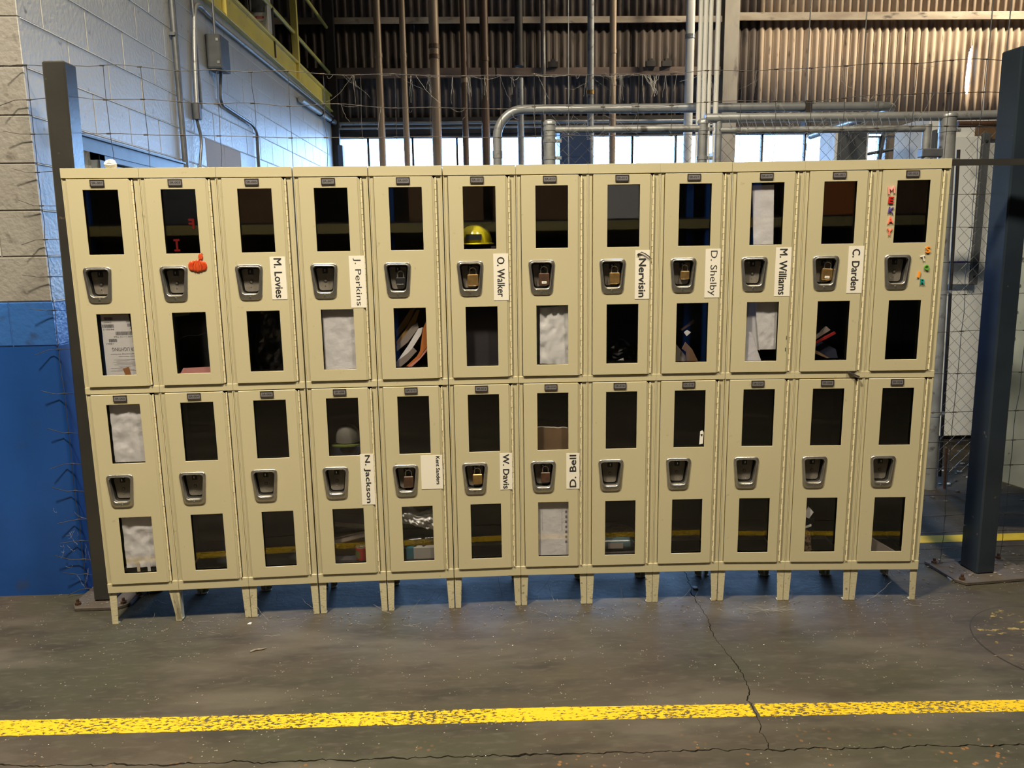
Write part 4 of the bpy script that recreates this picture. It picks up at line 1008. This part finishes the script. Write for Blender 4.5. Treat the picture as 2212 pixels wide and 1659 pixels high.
MB().tube([(0, 0, 0), (0, 0, .056)], .030, 24).obj('can_wall', 'tin_red', t)
b = MB(); n = 12
for k in range(7):
    a0 = PI*1.08 + k*.15; a1 = a0+.15
    b.add([(.0305*math.cos(a0), .0305*math.sin(a0), .008), (.0305*math.cos(a1), .0305*math.sin(a1), .008), (.0305*math.cos(a1), .0305*math.sin(a1), .045), (.0305*math.cos(a0), .0305*math.sin(a0), .045)], [(0, 1, 2, 3)])
b.obj('green_label', 'tin_green', t)
MB().tube([(0, 0, .056), (0, 0, .060)], .029, 24).tube([(-.006, -.008, .061), (.006, -.012, .063)], .003, 6).obj('can_lid', 'shackle', t)
tag(MB().box(-.11, .10, -.06, .09, 0, .06).obj('folded_clothes', 'darkcloth'), 'dark cloth under the red tin can', 'clothes').location = world(units[3], .150, .085, .184)
def book(ui, x, y, z, w_, d, h, rx, m, label):
    u = units[ui-1]; t = empty('book', world(u, x, y, z), u.rotation_euler.z, label, 'book'); t.rotation_euler.y = rx
    MB().box(-w_/2, w_/2, 0, d, 0, h*.12).box(-w_/2, w_/2, 0, d, h*.88, h).obj('cover', m, t); MB().box(-w_/2, w_/2-.003, .003, d-.003, h*.12, h*.88).obj('pages', 'magazine', t)
book(4, .150, .045, .330, .16, .11, .030, -.22, 'brownpipe', 'brown book slanting above the red tin can')
book(4, .150, .050, .385, .15, .11, .028, .12, 'darkcloth', 'dark book tilted on top of the brown book')
tag(MB().box(-.10, .11, 0, .12, 0, .075).obj('wrapped_bundle', 'manila'), 'ochre wrapped bundle behind the red tin can', 'bundle').location = world(units[3], .150, .085, .245)
# fifth lower locker: white bag, pump, teal box
def bagmesh(seed, W, H, D):
    mb = MB(); nx, nz_ = 26, 22
    for j in range(nz_+1):
        for i in range(nx+1):
            a, c = i/nx, j/nz_
            top = H*(1-.35*a + .1*math.sin(a*9)); bot = H*(.36*(1-a)) + .0
            z = bot + (top-bot)*c
            f = noise.noise(Vector((a*5, c*4, seed))); f2 = abs(noise.noise(Vector((a*9+c*5, c*6-a*4, seed+3))))
            mb.v.append((-W/2+W*a, -D*math.sin(PI*c)*.7 - .020*f - .028*f2, z))
    for j in range(nz_):
        for i in range(nx): q = j*(nx+1)+i; mb.f.append([q, q+1, q+nx+2, q+nx+1]); mb.m.append(0); mb.s.append(True)
    return mb
b = bagmesh(3, .17, .135, .03); b.v = [(x, y+.02, H_ + 0) for x, y, H_ in b.v]
o = b.obj('plastic_bag', 'bag'); o.modifiers.new('s', 'SOLIDIFY').thickness = .002; o.location = world(units[4], .152, .018, .365); tag(o, 'crumpled white plastic bag in the fifth lower locker', 'bag')
t = at_unit('foot_pump', 5, .150, .030, .297, 'black hand tool lying on the teal and white box', 'tool')
MB().tube([(-.06, .02, .018), (.07, .02, .026)], .016, 12).tube([(-.02, 0, .0), (-.02, 0, .03)], .006, 8).tube([(.02, 0, 0), (.02, 0, .028)], .006, 8).obj('barrel', 'blackplastic', t)
MB().box(-.075, .085, .045, .05, .0, .065).obj('plate_part', 'darkcloth', t)
tag(MB().box(-.034, .0, 0, .10, 0, .052, 0).box(0, .092, 0, .10, 0, .052, 1).obj('carton', ['teal', 'dimwhite']), 'teal and white carton at the bottom of the fifth lower locker', 'carton').location = world(units[4], .125, .012, .244)
tag(MB().box(-.11, .10, 0, .12, 0, .06).obj('folded_clothes', 'darkcloth'), 'dark cloth under the teal and white carton', 'clothes').location = world(units[4], .150, .012, .183)
# eighth lower: bottle lying
t = at_unit('lying_bottle', 8, .150, .050, .212, 'dull teal bottle lying at the bottom of the eighth lower locker', 'bottle')
MB().tube([(-.075, 0, .062), (.055, 0, .062)], .030, 18).tube([(.055, 0, .062), (.07, 0, .062)], [.030, .014], 18).obj('bottle_wall', 'bottle', t)
MB().tube([(.07, 0, .062), (.092, 0, .062)], .013, 14).obj('cap', 'blackplastic', t)
MB().box(-.05, .02, -.0312, -.0300, .050, .075).obj('bottle_label', 'magazine', t)
tag(MB().box(-.11, .10, 0, .12, 0, .060).obj('folded_clothes', 'darkcloth'), 'dark cloth under the lying teal bottle', 'clothes').location = world(units[7], .150, .012, .183)
crumple('work_glove', 8, .08, .24, .272, .34, .07, 'brownpipe', 'brown leather glove behind the lying teal bottle', 'glove', 5, .03)
# eleventh lower: clear bag, tag, tissue
crumple('plastic_bag', 11, .075, .16, .183, .47, .055, 'clearplastic', 'clear plastic bag with papers at the left of the eleventh lower locker', 'bag', 6, .03)
slat_thing('price_card', 11, [(.082, .405), (.105, .395), (.124, .425), (.098, .455)], .012, .0015, 'paper', 'white card with print in the clear bag', 'card')
slat_thing('price_card', 11, [(.082, .345), (.118, .358), (.116, .368), (.082, .355)], .012, .0015, 'litter_white', 'thin white strip under the printed card', 'card')
crumple('brown_bag', 11, .078, .13, .183, .33, .012, 'cardboard', 'crumpled tan paper bag in the bottom left of the eleventh lower locker', 'bag', 9, .015)
tag(MB().prism([(-.09, 0), (.06, 0), (-.09, .09)], 0, .05).obj('cardboard_wedge', 'magazine'), 'pale slanting cardboard in the bottom of the rightmost lower locker', 'cardboard').location = world(units[11], .170, .02, .184+.03)
# white tissue lump on top of the first locker
crumple('tissue', 1, .165, .215, 1.9768, 2.012, -.002, 'litter_white', 'crumpled white tissue on top of the leftmost locker', 'tissue', 2, .016, .01)
tag(MB().tube([(0, 0, 0), (0, 0, .006)], .012, 14).obj('bottle_cap', 'litter_white'), 'small white cap lying on the floor under the lockers', 'cap').location = (2.68, .19, .0006)

# ------------------------------------------------------------ chain link fence behind
YC = 1.6
def galv_post(x, r, h, label, m='galv_dull', bands=(), z0=0.0006):
    t = empty('fence_post', (x, YC, 0), 0, label, 'fence post')
    MB().tube([(0, 0, z0), (0, 0, h)], r, 18).obj('tube', m, t)
    MB().tube([(0, 0, h-.012), (0, 0, h+.004), (0, 0, h+.016), (0, 0, h+.022)], [r*1.08, r*1.1, r*.8, r*.3], 18).obj('cap', 'galv', t)
    for z in bands:
        MB().tube([(0, 0, z), (0, 0, z+.02)], r+.003, 18).box(r, r+.035, -.006, .006, z, z+.02).tube([(r+.02, -.012, z+.01), (r+.02, .012, z+.01)], .005, 6).obj('band', 'galv', t)
    return t
galv_post(4.648, .049, 2.40, 'thick galvanised post just right of the lockers', bands=(2.30, 2.12, 1.3, .5)).rotation_euler.y = -.029
galv_post(2.110, .036, 2.375, 'galvanised post of the chain link fence behind the middle lockers', bands=(2.33, 2.26, 2.16))
galv_post(3.050, .031, 2.372, 'galvanised post left of the gate, below the bundle of conduits', bands=(2.32, 2.15))
gate = empty('chain_link_gate', (3.148, YC, 0), 0, 'chain link gate with tubular frame behind the right-hand lockers', 'gate')
MB().tube([(0, 0, .06), (0, 0, 2.385)], .021, 12).tube([(1.305, 0, .06), (1.305, 0, 2.345)], .027, 12).tube([(0, 0, 2.322), (1.305, 0, 2.322)], .021, 12).tube([(0, 0, .12), (1.305, 0, .12)], .021, 12).obj('gate_frame', 'galv_dull', gate)
for z in (2.15, 1.2, .3): MB().box(1.27, 1.42, -.03, .03, z, z+.05).obj('gate_hinge', 'cond', gate, .004)
tag(MB().tube([(3.06, YC, 2.395), (4.57, YC, 2.395), (5.95, YC, 2.415)], .028, 14).obj('top_rail', 'galv'), 'long galvanised top rail above the gate', 'rail')
tag(MB().tube([(2.12, YC, 2.335), (3.04, YC, 2.335)], .020, 12).obj('top_rail', 'galv_dull'), 'dark top rail of the short fence section behind the middle lockers', 'rail')
tag(MB().tube([(4.64, YC, 2.345), (5.95, YC, 2.352)], .020, 10).obj('second_rail', 'rusty'), 'brown rail below the top rail at the right', 'rail')
def chain(x0, x1, z0, z1, p=.0385, y=0., bow=None):
    mb = MB(); n = int((x1-x0)/p); K = int((z1-z0)/p)
    for i in range(n):
        path = []
        for k in range(K+1):
            s = (k + i) % 2; x = x0 + i*p + (p if s else 0); z = z0 + k*p
            yy = y + (.002 if s else -.002) + (bow(x, z) if bow else 0)
            path.append((x, yy, z))
        mb.tube(path, .0017, 3, cap=False, smooth=False)
    return mb
cm = chain(2.15, 3.02, .10, 2.33).obj('chain_link_mesh', 'chain'); cm.location = (0, YC, 0); tag(cm, 'chain link mesh of the short fence section behind the middle lockers', 'wire mesh', kind='stuff')
cm = chain(1.99, 2.09, .10, 2.26, .030, 0, lambda x, z: .25*(2.09-x)*3 + .01*math.sin(z*20)).obj('chain_link_mesh', 'chain'); cm.location = (0, YC, 0); tag(cm, 'loose end of chain link mesh bent away left of the post', 'wire mesh', kind='stuff')
cm = chain(.022, 1.29, .13, 2.40-.05).obj('chain_link_mesh', 'chain', gate); cm['kind'] = 'stuff'
cm = chain(4.70, 5.95, .11, 2.40).obj('chain_link_mesh', 'chain'); cm.location = (0, YC-.01, 0); tag(cm, 'chain link mesh right of the thick galvanised post', 'wire mesh', kind='stuff')
# mesh ties along the rails
tb = MB()
for i in range(26): x = 3.2+i*.052*1.0; tb.tube([(x, YC-.03, 2.385), (x+.008, YC-.034, 2.36), (x+.02, YC-.026, 2.335)], .0022, 4)
tag(tb.obj('wire_ties', 'galv'), 'row of bright wire ties hooking the mesh to the rail above the gate', 'wire', kind='stuff')
tag(MB().tube([(4.76, YC+.06, .06), (4.70, YC+.06, 2.2)], .011, 8).obj('tension_bar', 'wire'), 'thin dark upright bar beside the thick galvanised post', 'bar')
tag(MB().tube([(4.74, YC-.02, .28), (4.75, YC-.02, .0008)], .009, 6).obj('rusty_rod', 'rusty'), 'short rusty rod at the foot of the thick galvanised post', 'rod')

# light grey electrical cabinet behind the mesh
cab = empty('electrical_cabinet', (5.05, 2.62, 0), .0, 'tall light grey electrical cabinet behind the chain link mesh', 'cabinet')
MB().box(0, 1.35, 0, .5, .085, 2.55).obj('housing', 'cabinet_grey', cab, .006)
MB().box(.02, 1.33, .03, .45, .001, .085).obj('plinth', 'darksteel', cab)
MB().box(.10, .375, -.055, -.002, 1.30, 2.40).obj('meter_box', 'cabinet_grey', cab, .006)
MB().box(.375, .43, -.075, -.002, 1.30, 2.42).obj('side_channel', 'box', cab, .003)
MB().box(.02, .055, -.05, -.002, 1.25, 2.45).obj('cable_trunking', 'box', cab, .002)
b = MB(); b.box(.20, .35, -.058, -.055, 1.40, 1.48, 0); b.box(.20, .35, -.0585, -.058, 1.465, 1.48, 1); b.box(.21, .34, -.059, -.058, 1.41, 1.45, 2); b.obj('warning_sticker', ['label', 'purple', 'label'], cab)
MB().box(.35, .60, -.03, -.002, 2.38, 2.47).obj('wooden_block', 'cardboard', cab)
for z in (2.36, 1.36): MB().tube([(.40, -.080, z), (.40, -.075, z)], .012, 8).obj('bolt', 'black', cab)
# blue-grey sheet panel at the right edge
pn = empty('sheet_metal_hopper', (4.60, .72, 0), -.0, 'blue-grey riveted sheet metal housing on a black leg at the right edge', 'housing')
pts = [(-.11, .33), (.25, .21), (.9, .21), (.9, 1.95), (-.11, 1.95)]
MB().prism(pts, 0, .10).obj('shell', 'cabinet_blue', pn, .006)
b = MB()
for k in range(11): 
    b.tube([(-.085, 0, .42+k*.14), (-.085, -.005, .42+k*.14)], .006, 8); b.tube([(.06, 0, .38+k*.14), (.06, -.005, .38+k*.14)], .006, 8)
o = b.obj('rivets', 'box', pn); o['kind'] = 'stuff'
MB().box(-.112, -.104, -.012, .0, .33, 1.95).obj('edge_trim', 'whitebox', pn)
for x_, y_ in ((-.07, .05), (.8, .05)): MB().box(x_-.02, x_+.02, y_-.02, y_+.02, .001, .34 if x_ < 0 else .22).obj('leg', 'blackplastic', pn)
MB().box(-.02, .9, -.0, .1, 1.95, 2.05).obj('top_frame', 'darksteel', pn)

# ------------------------------------------------------------ pipes in the background
def vpipe(x, y, r, z0, z1, m, label, coups=(), cm_='galv', n=14, extra=None):
    t = empty('pipe', (x, y, 0), 0, label, 'pipe')
    MB().tube([(0, 0, z0), (0, 0, z1)], r, n).obj('tube', m, t)
    for z in coups: MB().tube([(0, 0, z), (0, 0, z+.05)], r*1.12, n).obj('coupling', cm_, t)
    return t
Z0 = .001
vpipe(.453, 6.8, .045, Z0, 6.9, 'tanpipe', 'tan vertical pipe, first from the left above the lockers', (3.95,), 'tanpipe')
vpipe(.760, 6.8, .040, Z0, 6.9, 'tanpipe', 'slim tan vertical pipe, second from the left above the lockers', (3.95,), 'tanpipe')
vpipe(1.140, 6.8, .062, Z0, 6.9, 'tanpipe', 'thick bronze vertical pipe, third from the left above the lockers', (3.93, 4.05), 'brownpipe')
vpipe(1.500, 6.8, .040, Z0, 6.9, 'brownpipe', 'dark brown vertical pipe, fourth from the left above the lockers', (3.65,), 'tanpipe')
vpipe(1.755, 6.8, .052, Z0, 6.9, 'brownpipe', 'flaking brown vertical pipe, fifth from the left above the lockers', (3.90,), 'brownpipe')
vpipe(2.183, 6.8, .050, 3.86, 6.9, 'darksteel', 'black hanging pipe ending in a flange above the lockers', (3.84,), 'darksteel')
vpipe(2.195, 6.8, .040, Z0, 3.70, 'galv_dull', 'grey pipe standing below the black flanged pipe')
vpipe(2.482, 6.8, .030, Z0, 6.9, 'whitepipe', 'thin vertical pipe with flaking white paint')
vpipe(3.075, 6.8, .042, Z0, 6.9, 'galv_dull', 'blue-grey vertical pipe with a brass coupling', (3.50,), 'brass')
vpipe(3.352, 6.8, .042, Z0, 6.9, 'tanpipe', 'tan vertical pipe right of the blue-grey pipe', (3.6, 3.98), 'tanpipe')
vpipe(4.315, 6.8, .055, Z0, 6.9, 'condbright', 'bright silver vertical pipe left of the conduit bundle', (4.15,), 'galv')
for i, (dx, r_, lb) in enumerate(((3.184, .015, 'leftmost'), (3.219, .016, 'second from the left'), (3.254, .014, 'third from the left'), (3.303, .017, 'rightmost, set slightly apart'))):
    tag(MB().tube([(dx, 2.2, 2.18 if i < 3 else 2.26), (dx, 2.2, 6.9)], r_, 12).obj('conduit', 'condbright'), 'bright conduit of the tall bundle, ' + lb, 'conduit', 'tall bundle of bright conduits')
tag(MB().box(3.16, 3.33, 2.14, 2.26, 2.10, 2.18).box(3.28, 3.33, 2.14, 2.26, 2.18, 2.26).obj('pull_box', 'whitebox', None, .004), 'pale pull box at the foot of the conduit bundle', 'electrical box')
big = empty('large_pipe', (1.806, 2.4, 0), 0, 'large galvanised pipe that rises, bends and runs across behind the fence', 'pipe')
path = [(0, 0, .001), (0, 0, 2.38)] + [(.19-.19*math.cos(a), 0, 2.40+.19*math.sin(a)) for a in [PI/2*k/8 for k in range(9)]] + [(2.74, 0, 2.59)] + [(2.74+.14*math.sin(a), .14*(1-math.cos(a)), 2.59) for a in [PI/2*k/6 for k in range(1, 7)]] + [(2.88, 1.5, 2.59)]
MB().tube(path, .032, 16).obj('tube', 'galv', big)
for x_ in (.95, 2.70): MB().tube([(x_, 0, 2.59), (x_+.05, 0, 2.59)], .036, 14).obj('coupling', 'galv_dull', big)
MB().tube([(0, 0, 2.26), (0, 0, 2.31)], .036, 14).obj('coupling', 'galv_dull', big)
MB().box(2.19, 2.235, -.04, .04, 2.42, 2.63).obj('hanger_clamp', 'darksteel', big)
for x_, y_, z_, lb in ((4.256, 3.0, 2.63, 'bright thin hanger rod above the pipe clamp'), (2.38, 3.0, 2.2, 'thin rod hanging behind the middle lockers'), (4.70, 3.0, 2.55, 'thin rod before the tan corrugated wall, nearer the middle'), (5.695, 3.0, 2.5, 'bright thin rod near the slit of daylight'), (5.84, 3.0, 2.5, 'thin rod at the far right before the corrugated wall')):
    tag(MB().tube([(x_, y_, z_), (x_, y_, 6.9)], .0045, 6).obj('hanger_rod', 'galv'), lb, 'rod')
tag(MB().tube([(-.2, 7.5, 3.285), (4.9, 7.5, 3.285)], .022, 10).obj('pipe', 'galv'), 'thin horizontal pipe under the dark lintel of the window', 'pipe')
tag(MB().tube([(-.2, 7.45, 3.215), (4.9, 7.45, 3.215)], .014, 8).obj('pipe', 'galv'), 'thinner horizontal pipe just above the window strip', 'pipe')
# clamps on the dark girt
for x_, lb in ((2.62, 'left dark clamp on the brown girt'), (3.95, 'middle dark clamp on the brown girt'), (4.17, 'right dark clamp on the brown girt')):
    tag(MB().box(x_, x_+.13, YB-.13, YB-.072, 4.02, 4.09).box(x_+.04, x_+.09, YB-.13, YB-.072, 4.09, 4.12).obj('beam_clamp', 'darksteel'), lb, 'clamp')
# blue machine head behind the mesh
mc = empty('machine_cabinet', (2.67, 5.0, 0), 0, 'dark blue machine cabinet seen through the chain link mesh', 'machine')
MB().box(-.16, .16, 0, .4, .001, 2.86).obj('housing', 'machine_blue', mc, .01)
MB().box(-.13, .13, -.01, 0, 2.2, 2.55).obj('door_panel', 'machine_blue', mc, .006)
tag(MB().box(.18, .23, 5.2, 5.3, .001, 2.72).obj('dark_upright', 'machine_blue', None, .004), 'dark upright where the blue wall meets the bright window', 'post')
bt = empty('basket_frame', (6.55, 6.3, 0), 0, 'tilted metal frame against the bright window at the right', 'frame')
MB().box(-.55, .35, -.02, .02, 2.98, 3.01).box(-.5, .3, -.02, .02, 2.88, 2.90).tube([(-.2, 0, 2.68), (.55, 0, 2.80)], .02, 6).tube([(.0, 0, 2.60), (.05, 0, 3.0)], .03, 8).box(-.02, .02, -.02, .02, .001, 2.9).obj('frame_bars', 'cond', bt)
wb2 = empty('wall_cabinet', (4.74, 3.2, 0), 0, 'pale cabinet top behind the gate post', 'cabinet')
MB().box(-.14, .14, 0, .3, .001, 2.56).obj('housing', 'cabinet_grey', wb2, .005); MB().box(-.12, .12, -.01, 0, 2.3, 2.52).obj('door_panel', 'box', wb2, .003)

# ------------------------------------------------------------ pallet rack behind the camera (it shows as a reflection in the panes)
rk = empty('pallet_rack', (0, -6.0, 0), 0, 'blue and ochre pallet rack across the aisle, mirrored in the locker panes', 'rack')
for x_ in (-6.0+.3, -2.6, .8, 4.25, 7.7):
    for y_ in (0, -1.0): MB().box(x_-.045, x_+.045, y_-.035, y_+.035, .001, 4.6).obj('upright', 'racks_blue', rk)
for z_ in (1.82, 3.2):
    for y_ in (.05, -1.05): MB().box(-5.6, 7.6, y_-.02, y_+.02, z_, z_+.11).obj('beam', 'rack_beam', rk)
    MB().box(-5.6, 7.6, -1.0, .02, z_+.11, z_+.13).obj('shelf_deck', 'darksteel', rk)
rb = random.Random(5)
for z_ in (1.952, 3.332):
    x_ = -5.2; k = 0
    while x_ < 7.2:
        w_ = rb.uniform(.5, 1.0); h_ = rb.uniform(.4, .85)
        if rb.random() < .75 and not any(abs(x_+w_/2-q) < w_/2+.08 for q in (-2.6, .8, 4.25)):
            m_ = rb.choice(['cardboard', 'cardboard', 'greypaper', 'orangebook', 'box'])
            o = MB().box(-w_/2, w_/2, -.35, .35, 0, h_).box(-.03, .03, -.352, .352, .0, h_+.002).obj('storage_box', m_, None, .006); o.location = (x_+w_/2, -6.48, z_)
            tag(o, 'box stored on the rack across the aisle', 'box', 'boxes stored on the rack across the aisle')
        x_ += w_+.12; k += 1

# ------------------------------------------------------------ cobwebs and debris
wb3 = MB(); r = random.Random(11)
def strand(a, b, sag, rad, n=7):
    a, b = Vector(a), Vector(b); pts = []
    for i in range(n+1):
        t = i/n; p = a.lerp(b, t); p.z -= sag*math.sin(PI*t); p += Vector((r.uniform(-1, 1), r.uniform(-1, 1), r.uniform(-1, 1)))*.0025; pts.append(p)
    wb3.tube(pts, rad, 3, cap=False)
for i in range(90):
    x = r.uniform(.9, 3.9); k = r.choice([0, 0, 0, 1, 1]); z = fz(k, x) if k == 0 else fz(1, x)
    dx = r.uniform(-.16, .16); dz = r.choice([0, 0, -.07, -.14, .01]) * r.uniform(.5, 1)
    strand((x, fy(x), z), (x+dx, fy(x+dx)+r.uniform(-.01, .02), fz(k, x+dx)+dz), r.uniform(.0, .025), r.choice([.0003, .0004, .0006]))
for i in range(26):
    x = r.uniform(.95, 3.6); 
    for _ in range(3): strand((x+r.uniform(-.004, .004), fy(x), fz(0, x)), (x+r.uniform(-.012, .012), fy(x), fz(0, x)-r.uniform(.05, .13)), 0, .0004)
for i in range(14): strand((2.47+r.uniform(-.04, .04), fy(2.45), fz(0, 2.45)), (2.485+r.uniform(-.012, .012), fy(2.45), fz(0, 2.45)-r.uniform(.04, .11)), 0, .0008)
for i in range(70):
    x = r.uniform(2.0, 4.4); strand((x, YC-.03, r.uniform(2.3, 2.42)), (x+r.uniform(-.15, .15), YC-.03, r.uniform(2.2, 2.42)), r.uniform(0, .03), .0006)
o = wb3.obj('cobwebs', 'web'); tag(o, 'dusty cobwebs strung along the top wires of the fence', 'cobweb', kind='stuff')
wb3 = MB()
for i in range(44):
    x = r.uniform(.0, 3.65); y0 = r.uniform(-.02, .2)
    strand((x, y0, r.uniform(.001, .12)), (x+r.uniform(-.12, .12), y0+r.uniform(-.03, .05), .002), r.uniform(-.0, .02), .0006)
for i in range(40):
    x = r.uniform(.1, 3.8); y0 = r.uniform(-.16, .0)
    strand((x, y0, .0025), (x+r.uniform(-.09, .09), y0+r.uniform(-.04, .04), .0025), 0, .0004)
for i in range(14):
    a_ = r.uniform(0, 6.28); strand((2.93, -.06, .003), (2.93+.14*math.cos(a_), -.06+.05*math.sin(a_), .003), 0, .0004)
for i in range(16):
    x = r.uniform(-.36, -.22); z = r.uniform(.05, .50); strand((x, .30, z), (x+r.uniform(-.04, .06), .30, z+r.uniform(-.10, .05)), .01, .0005)
o = wb3.obj('cobwebs', 'web'); tag(o, 'cobweb threads under the lockers and on the floor before their legs', 'cobweb', kind='stuff')
db = MB()
def chip(x, y, s, z0=.0008):
    a = r.uniform(0, 6.28); n = r.choice([4, 5, 6]); h = s*r.uniform(.2, .6)
    p = [(x+s*math.cos(a+2*PI*k/n)*r.uniform(.6, 1.3), y+s*.8*math.sin(a+2*PI*k/n)*r.uniform(.6, 1.2)) for k in range(n)]
    db.prismz(p, z0, z0+h)
for i in range(420):
    x = r.uniform(-.1, 3.9); y = -abs(r.gauss(0, .09)) + .05; chip(x, y, r.uniform(.001, .0045))
for i in range(160): chip(r.uniform(-.9, 4.6), r.uniform(-1.4, .2), r.uniform(.001, .003))
for i in range(110): chip(r.uniform(3.7, 4.5), r.uniform(.1, .6), r.uniform(.002, .007))
for i in range(60): chip(r.uniform(3.97, 4.33), r.uniform(.17, .40), r.uniform(.003, .010), .0186)
for i in range(50): chip(r.uniform(-.25, -.01), r.uniform(.15, .36), r.uniform(.002, .006), .0186)
for i in range(140): chip(r.uniform(4.2, 5.6), r.uniform(1.3, 2.6), r.uniform(.004, .016))
tag(db.obj('floor_debris', 'dirt'), 'scattered grit and chips on the floor around the locker legs and posts', 'debris', kind='stuff')
db = MB()
for i in range(90): chip(r.uniform(-.5, 4.3), r.uniform(-1.3, .05), r.uniform(.0010, .0026))
for i in range(26): chip(r.uniform(4.65, 5.3), r.uniform(1.5, 2.2), r.uniform(.006, .022))
tag(db.obj('white_crumbs', 'litter_white'), 'white crumbs and paint flakes scattered on the floor', 'debris', kind='stuff')
MBx = MB().prismz([(-.008, -.005), (.006, -.007), (.010, .003), (.0, .007)], 0, .004)
o = MBx.obj('paint_flake', 'litter_white'); o.location = (.614, -.035, .0008); tag(o, 'white paint flake on the floor before the third locker', 'flake')
o = MB().tube([(-.03, -.012, .003), (-.008, .0, .005), (.012, .003, .004), (.03, .014, .003)], [.004, .005, .004, .002], 6).obj('wood_splinter', 'dirt'); o.location = (.72, -.27, 0); tag(o, 'short brown splinter lying on the open floor', 'splinter')
o = MB().prismz([(-.035, -.018), (.02, -.022), (.04, .0), (.015, .02), (-.03, .015)], 0, .008).obj('concrete_chip', 'galv_dull'); o.location = (3.97, .20, .0008); tag(o, 'flat pale chip beside the base plate of the right post', 'chip')
bc = empty('pipe_stub', (.045, .34, 0), 0, 'black pipe stub on the floor behind the leftmost locker leg', 'pipe')
MB().tube([(0, 0, .001), (0, 0, .15)], .022, 12).tube([(0, 0, .001), (0, 0, .012)], .04, 12).obj('stub', 'blackplastic', bc)
